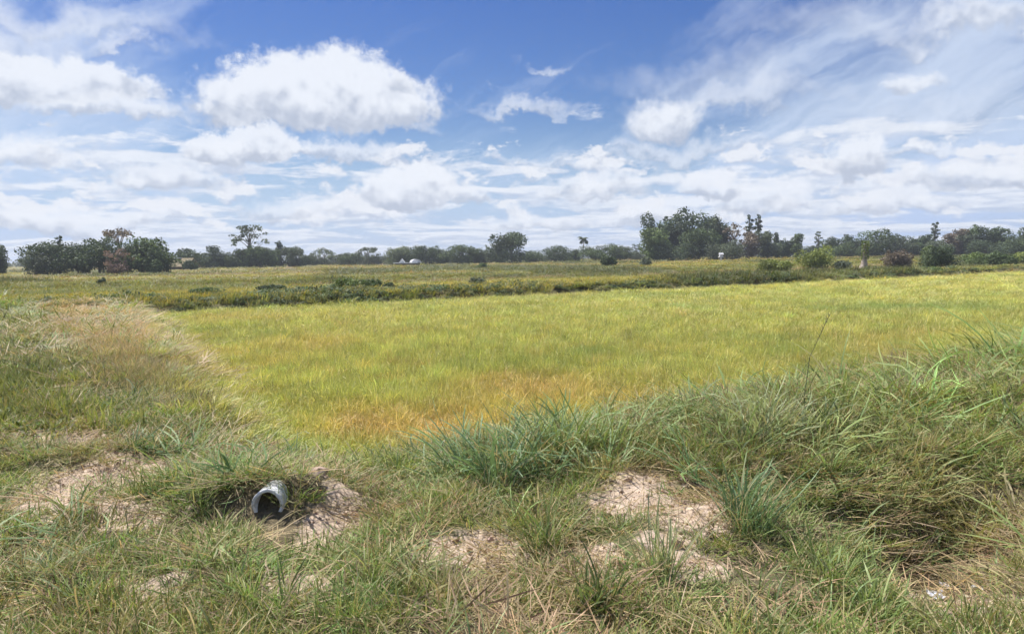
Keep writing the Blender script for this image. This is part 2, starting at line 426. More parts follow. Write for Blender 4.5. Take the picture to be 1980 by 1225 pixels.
def leafquads(p, d, size, c_lo, c_hi, r, aspect=.55, jitter=.9):
    n = len(p)
    nn = d + r.normal(0, jitter, (n, 3)); nn[:, 2] += .35; nn /= np.linalg.norm(nn, axis=1)[:, None]
    ax = np.cross(nn, r.normal(0, 1, (n, 3))); ax /= np.linalg.norm(ax, axis=1)[:, None] + 1e-9
    ay = np.cross(nn, ax)
    sz = (size * r.uniform(.6, 1.35, n))[:, None]
    V = np.stack((p - ax * sz, p - ay * sz * aspect + nn * sz * .12, p + ax * sz, p + ay * sz * aspect + nn * sz * .12), 1).reshape(-1, 3)
    F = np.arange(4 * n).reshape(n, 4)
    m = r.uniform(0, 1, (n, 1)) ** 1.3
    c = np.array(c_lo)[None] * (1 - m) + np.array(c_hi)[None] * m
    return V, F, np.repeat(c, 4, 0)

def join(parts):
    Vs, Fs, Cs, o = [], [], [], 0
    for V, F, C in parts:
        Vs.append(V); Fs.append(F + o); Cs.append(C); o += len(V)
    return np.concatenate(Vs), np.concatenate(Fs), np.concatenate(Cs)

def proto_set(name, makers):
    c = bpy.data.collections.new(name)
    for i, mk_ in enumerate(makers):
        V, F, C = mk_
        ob = bpy.data.objects.new('%s_%02d' % (name, i), mesh_from(name, V, F, MAT_GRASS, C)); c.objects.link(ob)
    return c
G_LO, G_HI = (.13, .185, .06), (.28, .335, .125)          # fresh green
B_LO, B_HI = (.12, .19, .075), (.26, .35, .15)            # cooler green of the broad blades
D_LO, D_HI = (.34, .27, .15), (.60, .49, .30)             # straw
O_LO, O_HI = (.19, .185, .075), (.36, .33, .14)           # olive
PS = {}
PS['a_short'] = proto_set('a_short', [join([blades(105, .20, .04, .14, .9, .8, .0048, G_LO, G_HI, seed=10 + i, dead=.16),
                                            blades(50, .22, .05, .18, 1.2, .6, .005, O_LO, O_HI, seed=60 + i, dead=.45, dead_c=(.46, .37, .23))]) for i in range(6)])
PS['b_thatch'] = proto_set('b_thatch', [blades(60, .24, .08, .26, 1.5, .25, .0046, D_LO, D_HI, seed=110 + i, lmin=1.15, dead=.18, dead_c=(.26, .19, .12)) for i in range(5)])
PS['c_drytall'] = proto_set('c_drytall', [join([blades(80, .20, .16, .40, .4, .8, .0055, D_LO, D_HI, seed=160 + i, dead=.14, dead_c=G_HI),
                                                blades(40, .20, .08, .24, .6, .9, .007, O_LO, O_HI, seed=190 + i)]) for i in range(5)])
PS['d_long'] = proto_set('d_long', [join([blades(20, .15, .22, .74, .55, 1.1, .013, B_LO, B_HI, nseg=5, seed=210 + i, dead=.10, curl=1.0, tip=(.32, .37, .17)),
                                          blades(16, .16, .20, .60, .8, .7, .0055, O_LO, O_HI, nseg=4, seed=230 + i, dead=.5, curl=1.2),
                                          blades(10, .12, .12, .34, .9, 1.2, .018, G_LO, G_HI, nseg=4, seed=250 + i, curl=.8),
                                          leaves(10, .14, .26, .022, (.10, .15, .05), (.22, .28, .11), 270 + i)]) for i in range(8)])
PS['e_rice'] = proto_set('e_rice', [join([blades(80, .19, .24, .44, .2, .5, .0065, (.22, .26, .065), (.42, .43, .14), nseg=2, seed=260 + i, tip=(.50, .46, .17)),
                                          blades(26, .17, .32, .46, .14, 1.9, .010, (.48, .42, .15), (.64, .56, .24), nseg=4, seed=290 + i)]) for i in range(6)])
PS['f_weed'] = proto_set('f_weed', [join([leaves(110, .20, .28, .034, (.085, .115, .06), (.21, .26, .14), 310 + i, .02),
                                          blades(14, .10, .15, .36, .5, .5, .007, O_LO, D_HI, seed=330 + i)]) for i in range(5)])
PS['g_fargrass'] = proto_set('g_fargrass', [join([blades(70, .24, .12, .36, .35, .8, .014, (.19, .19, .07), (.37, .35, .16), nseg=2, seed=360 + i, dead=.25),
                                                  leaves(26, .22, .2, .035, (.10, .13, .06), (.22, .27, .12), 380 + i)]) for i in range(5)])
PS['h_bladed'] = proto_set('h_bladed', [blades(9, .06, .14, .38, 1.0, .8, .0085, (.17, .23, .09), (.34, .40, .18), nseg=4, seed=410 + i, dead=.3) for i in range(6)])

# ------------------------------------------------------------------ scatter by geometry nodes (uncountable grass only)
def scatter(name, label, cat, pset, pts, scl, tint, tilt=.12, seed=0):
    r = np.random.default_rng(seed); n = len(pts)
    me = bpy.data.meshes.new(name); me.vertices.add(n); me.vertices.foreach_set('co', pts.astype(np.float32).ravel())
    def put(nm, typ, key, data):
        a = me.attributes.new(nm, typ, 'POINT'); a.data.foreach_set(key, np.ascontiguousarray(data, dtype=np.int32 if typ == 'INT' else np.float32).ravel())
    rt = np.stack((r.normal(0, tilt, n), r.normal(0, tilt, n), r.uniform(0, 2 * np.pi, n)), -1)
    put('rot', 'FLOAT_VECTOR', 'vector', rt); put('scl', 'FLOAT_VECTOR', 'vector', scl)
    put('pick', 'INT', 'value', r.integers(0, 60, n))
    c4 = np.ones((n, 4)); c4[:, :3] = tint; put('tint', 'FLOAT_COLOR', 'color', c4)
    o = link(bpy.data.objects.new(name, me)); tag(o, label, cat, kind='stuff')
    ng = bpy.data.node_groups.new(name, 'GeometryNodeTree')
    ng.interface.new_socket('Geometry', in_out='INPUT', socket_type='NodeSocketGeometry')
    ng.interface.new_socket('Geometry', in_out='OUTPUT', socket_type='NodeSocketGeometry')
    N, L = ng.nodes, ng.links
    gi_, go2 = N.new('NodeGroupInput'), N.new('NodeGroupOutput')
    ci = N.new('GeometryNodeCollectionInfo'); ci.inputs['Collection'].default_value = PS[pset]
    ci.inputs['Separate Children'].default_value = True; ci.inputs['Reset Children'].default_value = True
    ip = N.new('GeometryNodeInstanceOnPoints'); ip.inputs['Pick Instance'].default_value = True
    def na(nm, typ):
        q_ = N.new('GeometryNodeInputNamedAttribute'); q_.data_type = typ; q_.inputs['Name'].default_value = nm; return q_.outputs['Attribute']
    L.new(gi_.outputs[0], ip.inputs['Points']); L.new(ci.outputs[0], ip.inputs['Instance'])
    L.new(na('pick', 'INT'), ip.inputs['Instance Index'])
    e2r = N.new('FunctionNodeEulerToRotation'); L.new(na('rot', 'FLOAT_VECTOR'), e2r.inputs[0]); L.new(e2r.outputs[0], ip.inputs['Rotation'])
    L.new(na('scl', 'FLOAT_VECTOR'), ip.inputs['Scale']); L.new(ip.outputs[0], go2.inputs[0])
    md = o.modifiers.new('scatter', 'NODES'); md.node_group = ng
    return o

def polar(d0, d1, k, cmin=.0, half=.72, seed=0):
    """jittered points in front of the camera and to both sides, spacing k*distance (at least cmin)"""
    r = np.random.default_rng(seed); out_ = []
    d = d0
    while d < d1:
        c = max(k * d, cmin)
        nx = int(2 * half * (d + 2.5) / c)
        xs = (np.arange(nx) + .5) / nx * 2 * half * (d + 2.5) - half * (d + 2.5)
        out_.append(np.stack((xs + r.uniform(-.5, .5, nx) * c, d + r.uniform(-.5, .5, nx) * c, np.full(nx, c)), -1))
        d += c
    return np.concatenate(out_)

def tone(r, n, base, var=.16, hue=.06):
    b = 1 + r.normal(0, var, (n, 1)); return np.clip(np.array(base)[None] * b * (1 + r.normal(0, hue, (n, 3))), .25, 2.2)

def blob(x, y, lst):
    s = np.zeros_like(x)
    for a, b_, rx, ry, amp in lst: s = s + amp * np.exp(-((x - a) / rx) ** 2 - ((y - b_) / ry) ** 2)
    return s

# paddy: rice thinning out with distance into broader tufts
q = polar(5.5, 92, .0125, .16, .76, 1); x, y, c = q.T; u, v = uv(x, y)
wb = (fbm(x * .5, y * .5, 5, 3) - .5) * 1.6
wr = (fbm(x * 1.7, y * 1.7, 15, 3) - .5) * 1.3
keep = (u > ULIM(v) + .15 + wb * .5 + wr) & (v > 1.5 + wb * .5 + wr * .6) & (v < 28.2 + wb * .5) & (rng.uniform(0, 1, len(x)) < .93)
x, y, c = x[keep], y[keep], c[keep]; n = len(x)
def gp(px, py): 
    d = ray(px, py); s_ = (-.12 - CAM[2]) / d[2]; return (CAM + d * s_)[:2]
def dry_spots(lst):
    o = []
    for px, py, rxp, ryp, amp in lst:
        p = gp(px, py); p2 = gp(px, py + ryp); p1 = gp(px, py - ryp); o.append((p[0], p[1], rxp / FPX * p[1], max(abs(p1[1] - p2[1]) / 2, .3), amp))
    return o
DRY = dry_spots([(1010, 712, 140, 22, 1.1), (830, 790, 120, 26, 1.0), (690, 780, 80, 20, .9), (1230, 735, 200, 16, .4), (1500, 722, 130, 18, .7),
                 (1860, 690, 160, 40, .8), (1700, 655, 160, 20, .4), (600, 655, 130, 18, .5), (460, 700, 80, 25, .5), (420, 605, 120, 12, .4), (1050, 625, 200, 10, .2)])
WET = dry_spots([(620, 735, 130, 24, .9), (1750, 582, 330, 9, .9), (1350, 560, 300, 6, .5), (480, 640, 70, 18, .4), (560, 840, 130, 40, .8), (1150, 660, 150, 16, .4), (1400, 640, 120, 18, .4), (760, 690, 110, 14, .3)])
dr = np.clip(blob(x, y, DRY) * (.5 + fbm(x * .8, y * .8, 33, 3)) + (fbm(x * .22, y * .22, 31, 4) - .56) * 1.5, 0, 1)[:, None]
we = np.clip(blob(x, y, WET) * (.5 + fbm(x * .9, y * .9, 43, 3)) + (fbm(x * .3, y * .3, 41, 4) - .54) * 1.8, 0, 1)[:, None]
tn = tone(rng, n, (1.06, 1.15, 1.0), .22, .06)
tn = tn * (1 - dr * .9) + dr * .9 * tone(rng, n, (1.34, 1.08, 1.14), .18, .05)
tn = tn * (1 - we * .8) + we * .8 * tone(rng, n, (.60, .84, .72), .16, .05)
ue, ve = uv(x, y); hs_ = rng.uniform(.8, 1.15, n) * (1 - .25 * dr[:, 0]) * (.45 + .55 * S(ve, 1.2, 4.5)) * (.6 + .4 * S(ue - ULIM(ve), 0, 2.5))
tn_edge = ((1 - S(ve, 1.6, 4.2)) * (1 - S(ue, 1.2, 4.0)))[:, None]; ws = np.clip(c / .19, .95, 6)
tn = tn * (1 - .8 * tn_edge) + .8 * tn_edge * tone(rng, n, (.72, .92, .80), .14, .05)
scatter('rice_field', 'ripening yellow-green rice covering the whole paddy in the middle', 'rice', 'e_rice',
        np.stack((x, y, hgt(x, y) - .01), -1), np.stack((ws, ws, hs_), -1), tn, .10, 1)

# verge and banks near the camera
q = polar(2.6, 30, .02, .115, .86, 2); x, y, c = q.T; u, v = uv(x, y)
field = (u > ULIM(v) + .7) & (v > 1.9)
sm = soilmask(x, y); pat = fbm(x * 1.1, y * 1.1, 51, 4); pat2 = fbm(x * .6, y * .6, 61, 3)
r0 = rng.uniform(0, 1, len(x))
scrap = np.zeros(len(x), bool)
for a_, b_ in ((1815, 1155), (1890, 1150), (1812, 1168)):
    gx0, gy0, _z = ground(a_, b_); scrap |= np.hypot(x - gx0, y - gy0) < .16
clear = scrap | (np.abs(x - PIPE[0] - (PIPE[1] - y) * .3) < .15) & (y > PIPE[1] - .50) & (y < PIPE[1] + .26)
ok = ~field & (v < 30) & ~clear
k1 = ok & (r0 < np.clip(1.05 - 1.7 * sm, .06, 1) * np.where(pat < .45, .26, .9) * (1 - .95 * HOLLOW(u, v)) * (1 - .75 * S(v, 7, 13) * S(u, -.4, .4)))
def verge_tint(x, y, n, u, v):
    g_ = np.clip((fbm(x * .9, y * .9, 71, 4) - .5) * 3.2 + .45 + .45 * np.exp(-((v - 1.7) / 1.2) ** 2), 0, 1)[:, None]
    d_ = np.clip((fbm(x * .7, y * .7, 81, 4) - .5) * 3 + .25 + .35 * (1 - S(v, -3, 0)) , 0, 1)[:, None]
    t_ = tone(rng, n, (.92, 1.02, .80), .20, .05) * (1 - g_) + tone(rng, n, (.90, 1.18, .86), .18, .05) * g_
    return t_ * (1 - .55 * d_) + .55 * d_ * tone(rng, n, (1.18, .98, .88), .18, .05)
x1, y1, c1 = x[k1], y[k1], c[k1]; u1, v1 = uv(x1, y1); n = len(x1)
sz = np.clip(c1 / .115, .9, 4) * rng.uniform(.75, 1.2, n); hz = rng.uniform(.6, 1.2, n) * (.45 + .9 * fbm(x1 * .8, y1 * .8, 91, 3))
scatter('verge_grass', 'short mixed green and withered grass matting the near bank', 'grass', 'a_short',
        np.stack((x1, y1, hgt(x1, y1) - .008), -1), np.stack((sz, sz, hz), -1), verge_tint(x1, y1, n, u1, v1), .22, 2)
k2 = ok & (rng.uniform(0, 1, len(x)) < .55 * np.where(pat2 > .5, 1.0, .4)) & ((sm < .45) | (rng.uniform(0, 1, len(x)) < .35)) & (rng.uniform(0, 1, len(x)) > .92 * HOLLOW(u, v))
x1, y1, c1 = x[k2], y[k2], c[k2]; n = len(x1); sz = np.clip(c1 / .115, .8, 3.5) * rng.uniform(.7, 1.25, n)
scatter('dead_grass_litter', 'withered straw and dead stems lying flat over the near bank', 'straw', 'b_thatch',
        np.stack((x1, y1, hgt(x1, y1) + .004), -1), np.stack((sz, sz, rng.uniform(.8, 1.4, n)), -1), tone(rng, n, (.95, .90, .88), .2, .05), .12, 3)
k3 = ok & (rng.uniform(0, 1, len(x)) < .22) & (v < 4) & (sm < .45)
x1, y1, c1 = x[k3], y[k3], c[k3]; n = len(x1); sz = rng.uniform(.45, .95, n)
scatter('runner_grass', 'coarse single blades and runners of grass criss-crossing the near bank', 'grass', 'h_bladed',
        np.stack((x1, y1, hgt(x1, y1)), -1), np.stack((sz, sz, sz), -1), tone(rng, n, (1.0, 1.02, 1.0), .22, .06), .3, 4)

# crumbs of earth on the bare patches
rr = np.random.default_rng(88)
def crumb(seed):
    r = np.random.default_rng(seed); Vc = np.array([(1, 0, 0), (0, 1, 0), (-1, 0, 0), (0, -1, 0), (0, 0, 1), (0, 0, -1)], float) * r.uniform(.6, 1.2, (6, 1)) + r.normal(0, .15, (6, 3))
    Fc = np.array([(0, 1, 4), (1, 2, 4), (2, 3, 4), (3, 0, 4), (1, 0, 5), (2, 1, 5), (3, 2, 5), (0, 3, 5)])
    return Vc * .008, Fc, np.tile(np.array((.44, .33, .25)), (6, 1))
PS['i_crumb'] = proto_set('i_crumb', [crumb(500 + i) for i in range(6)])
qc = rr.uniform(0, 1, (26000, 2)) * np.array((9, 6)) + np.array((-5, 2.8)); xc, yc = qc.T
kc = soilmask(xc, yc) * rr.uniform(.4, 1.2, len(xc)) > .30; xc, yc = xc[kc], yc[kc]; n = len(xc); sz = rr.gamma(1.6, .55, n) + .25
scatter('soil_crumbs', 'small crumbs of dry earth on the bare soil patches', 'earth', 'i_crumb', np.stack((xc, yc, hgt(xc, yc) + .002), -1),
        np.stack((sz, sz, sz * .7), -1), tone(rr, n, (1.12, 1.12, 1.12), .15, .04), 1.0, 18)

# tan tall grass down the left bank
q = polar(8, 42, .0165, .16, .9, 5); x, y, c = q.T; u, v = uv(x, y)
wb = (fbm(x * .5, y * .5, 5, 3) - .5) * 1.6; wid = 1.2 + 1.2 * S(v, 6, 22)
pr = S(v, 2.2, 7) * (1 - S(v, 28.5, 31)) * S(u - wb * .5, -.1, .6) * (1 - S(u - wb * .5 - ULIM(v), -.3, .7))
k = rng.uniform(0, 1, len(x)) < pr * 1.0
x, y, c, v = x[k], y[k], c[k], v[k]; n = len(x); sz = np.clip(c / .18, .9, 4)
dk = (S(v, 4, 14))[:, None]
tn = tone(rng, n, (.72, .80, .72), .2, .05) * (1 - dk) + dk * tone(rng, n, (1.16, 1.04, 1.0), .15, .05)
scatter('dry_bank_grass', 'tall tan seeding grass growing along the left field bank', 'dry grass', 'c_drytall',
        np.stack((x, y, hgt(x, y) - .01), -1), np.stack((sz, sz, rng.uniform(.5, .95, n) * (1 - .38 * S(v, 10, 24))), -1), tn, .15, 5)

# green sward left of the bank
q = polar(7, 60, .017, .16, .95, 6); x, y, c = q.T; u, v = uv(x, y)
pr = (1 - S(u, -1.0, .1)) * S(v, 2.5, 5.5)
k = rng.uniform(0, 1, len(x)) < pr * .95
x, y, c = x[k], y[k], c[k]; n = len(x); sz = np.clip(c / .17, 1, 5)
gg = np.clip((fbm(x * .35, y * .35, 101, 4) - .45) * 3, 0, 1)[:, None]
tn = tone(rng, n, (.66, .80, .66), .16, .05) * (1 - gg) + gg * tone(rng, n, (.90, 1.05, .66), .16, .05)
scatter('left_sward', 'dense green grass in the neighbouring field at the left edge', 'grass', 'g_fargrass',
        np.stack((x, y, hgt(x, y) - .01), -1), np.stack((sz, sz, rng.uniform(.4, .85, n)), -1), tn, .15, 6)

# tall broad-bladed grass along the front bank
q = polar(3.2, 26, .024, .14, .9, 7); x, y, c = q.T; u, v = uv(x, y)
wb = (fbm(x * .9, y * .9, 111, 3) - .5)
pr = np.exp(-((v - .95 + wb) / .75) ** 2) * S(u, 1.2, 2.4) * .40 + np.exp(-((v + .45) / .95) ** 2) * S(u, 2.7, 3.9) * .60 \
     + np.exp(-((v - 1.9) / .7) ** 2) * S(u, -.6, .6) * .07 + .012 * (v < 0) + .07 * np.exp(-((v - 1.5) / 1.2) ** 2) * (u < .5) * (u > -2)
pr = pr * np.clip(1.1 - 1.5 * soilmask(x, y), 0, 1) * ((np.abs(x - PIPE[0]) > .4) | (y > PIPE[1] + .1) | (y < 3))
k = (rng.uniform(0, 1, len(x)) < pr)
x, y, c, u, v = x[k], y[k], c[k], u[k], v[k]; n = len(x)
hh = rng.uniform(.6, 1.1, n) * (.40 + .20 * S(u, 1, 3) * np.exp(-((v - .1) / 1.0) ** 2)); sz = np.clip(c / .14, .9, 2.5) * rng.uniform(.8, 1.2, n)
ol = S(u, 2.6, 4.6)[:, None]
tn = tone(rng, n, (.92, 1.0, .95), .15, .05) * (1 - ol) + ol * tone(rng, n, (1.02, 1.02, .80), .18, .06)
scatter('bank_grass', 'long arching green grass blades thick along the front field bank', 'long grass', 'd_long',
        np.stack((x, y, hgt(x, y) - .01), -1), np.stack((sz, sz, hh), -1), tn, .26, 7)

# pale seeding stalks through the bank grass
k = rng.uniform(0, 1, n) < .34
scatter('bank_seed_stalks', 'thin pale seeding stalks mixed through the front bank grass', 'dry grass', 'c_drytall',
        np.stack((x[k] + rng.uniform(-.12, .12, k.sum()), y[k] + rng.uniform(-.12, .12, k.sum()), hgt(x[k], y[k])), -1), np.stack((sz[k] * .9, sz[k] * .9, hh[k] * rng.uniform(1.0, 1.9, k.sum())), -1),
        tone(rng, k.sum(), (.72, .78, .68), .2, .05), .25, 17)

# weeds on the far bank, stubble and grass beyond it
q = polar(24, 130, .0105, .1, .80, 8); x, y, c = q.T; u, v = uv(x, y)
wb = (fbm(x * .18, y * .18, 121, 4) - .5) * 4
pr = S(v + wb * .5, 28.0, 28.8) * (1 - S(v + wb, 31.0, 36.5 - 2.0 * S(x, 0, 20))) * np.clip(.30 + 1.4 * fbm(x * .2, y * .2, 125, 3), 0, .95) * (1 - .45 * S(x, 14, 34))
k = rng.uniform(0, 1, len(x)) < pr
xa, ya, ca = x[k], y[k], c[k]; n = len(xa); sz = np.clip(ca / .22, 1.0, 5) * rng.uniform(.8, 1.2, n)
hh = rng.uniform(.5, 1.4, n) * (.25 + 1.9 * np.clip(fbm(xa * .22, ya * .22, 131, 3) - .28, 0, 1)) * 1.1
pk = np.clip((fbm(xa * .12, ya * .12, 141, 4) - .5) * 4, 0, 1)[:, None]
tn = tone(rng, n, (.92, 1.02, .92), .22, .06) * (1 - pk * .75) + pk * .75 * tone(rng, n, (1.35, 1.12, .95), .2, .06)
scatter('far_bank_weeds', 'dark green weeds in a strip along the far side of the paddy', 'weeds', 'f_weed',
        np.stack((xa, ya, hgt(xa, ya) - .02), -1), np.stack((sz, sz, hh), -1), tn, .15, 8)
q = polar(30, 330, .011, .1, .80, 9); x, y, c = q.T; u, v = uv(x, y)
pr = S(v, 28.2, 29) * (.55 + .35 * S(v, 31, 35))
k = rng.uniform(0, 1, len(x)) < pr
x, y, c, v, u = x[k], y[k], c[k], v[k], u[k]; n = len(x); sz = np.clip(c / .25, 1, 12)
strip = S(v, 34, 36) * (1 - S(v, 47, 52)) * (1 - S(u, 60, 80))                    # second yellow paddy
ln = fbm(x * .012, v * .16, 151, 4)[:, None]; sc_ = fbm(x * .06, y * .06, 161, 4)[:, None]
brown = tone(rng, n, (.95, .80, .70), .14, .05); olive = tone(rng, n, (.82, .92, .60), .14, .05); dark = tone(rng, n, (.48, .58, .50), .14, .05); gold = tone(rng, n, (1.30, 1.25, .62), .12, .04)
tn = brown * (1 - S(ln, .40, .50)) + olive * S(ln, .40, .50)
l2 = fbm(x * .02 + 40, v * .22, 171, 4)[:, None]
gm = S(l2, .56, .62) * .8
tn = tn * (1 - gm) + gold * gm
sc_ = sc_ + .10 * S(x, 8, 45)[:, None] * S(v, 30, 32)[:, None] * (1 - S(y, 95, 130))[:, None]
tn = tn * (1 - S(sc_, .54, .64)) + dark * S(sc_, .54, .64)
tn = tn * (1 - strip[:, None]) + strip[:, None] * tone(rng, n, (1.42, 1.35, .62), .1, .04)
hz = rng.uniform(.6, 1.3, n) * (1 + 1.0 * S(sc_[:, 0], .5, .7) * (1 - strip)) * (1 - .3 * S(y, 60, 110))
scatter('far_pasture', 'rough brown and olive grassland between the paddy and the trees', 'grassland', 'g_fargrass',
        np.stack((x, y, hgt(x, y) - .03), -1), np.stack((sz, sz, hz), -1), tn, .1, 9)

# ------------------------------------------------------------------ trees
def tube(p0, p1, r0, r1, ns=6, bend=0.0, r=None, nseg=3):
    p0, p1 = np.array(p0, float), np.array(p1, float); ax = p1 - p0; L_ = np.linalg.norm(ax); ax = ax / (L_ + 1e-9)
    a = np.cross(ax, (0.3, .9, .2)); a /= np.linalg.norm(a); b_ = np.cross(ax, a)
    V = []
    off = (r.normal(0, bend * L_, 3) if r is not None else np.zeros(3))
    for i in range(nseg + 1):
        s_ = i / nseg; c_ = p0 + (p1 - p0) * s_ + off * math.sin(s_ * math.pi); rr = r0 + (r1 - r0) * s_
        for k_ in range(ns):
            t_ = 2 * math.pi * k_ / ns; V.append(c_ + (a * math.cos(t_) + b_ * math.sin(t_)) * rr)
    F = [(i * ns + k_, i * ns + (k_ + 1) % ns, (i + 1) * ns + (k_ + 1) % ns, (i + 1) * ns + k_) for i in range(nseg) for k_ in range(ns)]
    return np.array(V), np.array(F), np.ones((len(V), 3)) * .5

GREENS = {'dark': ((.052, .078, .045), (.125, .165, .085)), 'mid': ((.07, .108, .05), (.165, .215, .095)), 'pale': ((.11, .145, .08), (.23, .27, .15)),
          'grey': ((.085, .11, .07), (.18, .215, .135)), 'dry': ((.16, .13, .10), (.31, .255, .195)), 'pink': ((.19, .135, .115), (.36, .265, .225)),
          'lime': ((.15, .19, .05), (.32, .36, .11)), 'light': ((.10, .15, .05), (.24, .30, .11))}

def tree_geometry(kind, w_, h, tone_, seed, leaf=None, n=None):
    """crown and trunk meshes in local space, base at the origin"""
    r = np.random.default_rng(seed); lo, hi = GREENS[tone_]
    tr = []; lobes = []
    rx = w_ / 2
    if kind == 'bush':
        for i in range(11):
            a = r.uniform(0, 6.28); k_ = r.uniform(0, .62) ** .7
            zc_ = r.uniform(.22, .72) * h * (1 - .35 * k_); s_ = r.uniform(.30, .46)
            lobes.append((rx * k_ * math.cos(a), rx * k_ * math.sin(a), zc_, rx * s_, rx * s_, min(h - zc_, h * .34)))
        tr.append(tube((0, 0, 0), (0, 0, h * .5), .03 * h, .012 * h, 6, .05, r))
    elif kind == 'round':
        for i in range(17):
            a = i * 2.4 + r.uniform(-.4, .4); k_ = r.uniform(.15, .72); zc_ = r.uniform(.14, .84) * h
            lim = math.sqrt(max(0.05, 1 - ((zc_ / h - .55) / .5) ** 2)); s_ = r.uniform(.30, .46)
            lobes.append((rx * k_ * lim * math.cos(a), rx * k_ * lim * math.sin(a), zc_, rx * s_, rx * s_, min(h - zc_ + .02 * h, h * .22)))
        tr.append(tube((0, 0, 0), (0, 0, h * .55), .035 * h, .015 * h, 7, .04, r))
    elif kind == 'oval':
        for i in range(11):
            zc_ = r.uniform(.2, .9) * h; lim = math.sqrt(max(.06, 1 - ((zc_ / h - .52) / .5) ** 2)); a = r.uniform(0, 6.28); k_ = r.uniform(0, .5)
            lobes.append((rx * k_ * lim * math.cos(a), rx * k_ * lim * math.sin(a), zc_, rx * .55 * lim + .05, rx * .55 * lim + .05, min(h - zc_ + .02 * h, h * .14)))
        tr.append(tube((0, 0, 0), (0, 0, h * .8), .02 * h, .008 * h, 6, .02, r))
    elif kind == 'cone':
        for i in range(12):
            zc_ = (.12 + .8 * i / 11) * h; lim = 1.02 - zc_ / h; a = r.uniform(0, 6.28)
            lobes.append((rx * .4 * lim * math.cos(a), rx * .4 * lim * math.sin(a), zc_, rx * (.35 + .5 * lim), rx * (.35 + .5 * lim), h * .085))
        tr.append(tube((0, 0, 0), (0, 0, h * .9), .02 * h, .006 * h, 6, .01, r))
    elif kind == 'open':
        for i in range(40):
            a = i * 2.4; zc_ = r.uniform(.28, .95) * h; k_ = r.uniform(.45, 1.0) * math.sqrt(max(.08, 1 - ((zc_ / h - .60) / .40) ** 2)); s_ = r.uniform(.13, .22)
            lobes.append((rx * k_ * math.cos(a), rx * k_ * math.sin(a), zc_, rx * s_, rx * s_, rx * s_ * .8))
        for i in range(5):
            a = i * 1.26; lobes.append((rx * .42 * math.cos(a), rx * .42 * math.sin(a), h * r.uniform(.14, .34), rx * .40, rx * .40, h * .16))
        tr.append(tube((0, 0, 0), (0, 0, h * .62), .03 * h, .014 * h, 7, .03, r))
    elif kind == 'slender':
        for i in range(16):
            zc_ = (.38 + .58 * (i + r.uniform(-.4, .4)) / 15) * h; a = i * 2.4; tp = 1.15 - abs(zc_ / h - .68) * 1.6
            lobes.append((rx * .5 * tp * math.cos(a), rx * .5 * tp * math.sin(a), zc_, rx * .38 * tp, rx * .38 * tp, h * .035))
        tr.append(tube((0, 0, 0), (0, 0, h * .93), .016 * h, .006 * h, 6, .015, r))
    elif kind == 'spread':
        for i in range(12):
            a = r.uniform(0, 6.28); k_ = r.uniform(.1, .85); zc_ = (.86 - .12 * k_ + r.uniform(-.05, .05)) * h
            lobes.append((rx * k_ * math.cos(a), rx * k_ * math.sin(a), zc_, rx * .26, rx * .26, h * .06))
        tr.append(tube((0, 0, 0), (0, 0, h * .7), .02 * h, .012 * h, 6, .02, r))
    if kind in ('round', 'bush', 'oval'):
        full = list(lobes)
        for i in range(26):
            b0 = full[r.integers(len(full))]; dv = r.normal(0, 1, 3); dv /= np.linalg.norm(dv); dv[2] = abs(dv[2]) * 1.1 - .15
            k_ = r.uniform(.85, 1.15); s_ = r.uniform(.09, .17)
            lobes.append((b0[0] + dv[0] * b0[3] * k_, b0[1] + dv[1] * b0[4] * k_, b0[2] + dv[2] * b0[5] * k_, rx * s_, rx * s_, min(rx * s_, h * .08)))
    top = tr[0][0].mean(0) * 0 + np.array((0, 0, h * (.3 if kind in ('bush', 'round') else .4)))
    for lb in lobes[:24]:
        st = np.array((0, 0, min(max(lb[2] - .25 * h, .12 * h), h * .6)))
        tr.append(tube(st, lb[:3], .011 * h, .003 * h, 5, .06, r))
    leaf = leaf or max(.13, .021 * h + .06)
    vol = sum(l[3] * l[5] for l in lobes)
    n = n or int(np.clip(vol / (leaf * leaf) * (5.0 if kind in ('open', 'spread') else 8.5), 350, 5200))
    wts = np.array([l[3] * l[5] for l in lobes]); wts = wts / wts.sum()
    li = r.choice(len(lobes), n, p=wts); lb = np.array(lobes)[li]
    d = r.normal(0, 1, (n, 3)); d /= np.linalg.norm(d, axis=1)[:, None]
    p = lb[:, :3] + d * (r.uniform(.15, 1.08, (n, 1)) ** .5) * lb[:, 3:6]
    p[:, 2] = np.maximum(p[:, 2], .05)
    ex = np.percentile(np.abs(p[:, :2]), 97.5) + leaf * .4; p[:, :2] *= rx / ex
    if kind not in ('open', 'spread', 'slender'):
        lowz = .08 * h; q0, q1 = np.percentile(p[:, 2], 1), p[:, 2].max(); p[:, 2] = lowz + (p[:, 2] - q0) / (q1 - q0) * (h - lowz - leaf * .3)
    p[:, 2] = np.maximum(p[:, 2], .05)
    V, F, C = leafquads(p, d, leaf, lo, hi, r, .62)
    lobe_t = r.uniform(.65, 1.4, len(lobes))[li]; C = C * np.repeat(lobe_t, 4)[:, None]
    return (V, F, C), join(tr)

def plant(name, label, cat, px, D, px_w, py_top, kind, tone_, seed, group=None, leaf=None, sink=.0, bark=None, n=None, lift=0.0):
    x, y = at_depth(px, D); z = float(hgt(x, y))
    h = z_of(px, py_top, D) - z; w_ = px_w / FPX * D
    root = empty(name, (x, y, z - sink), (seed * 1.7) % 6.28); tag(root, label, cat, group)
    cr, tk = tree_geometry(kind, w_, h + sink, tone_, seed, leaf, n)
    link(bpy.data.objects.new('crown', mesh_from('crown', cr[0], cr[1], MAT_LEAF, cr[2])), root)
    link(bpy.data.objects.new('trunk', mesh_from('trunk', tk[0], tk[1], bark or MAT_BARK, smooth=True)), root)
    return root

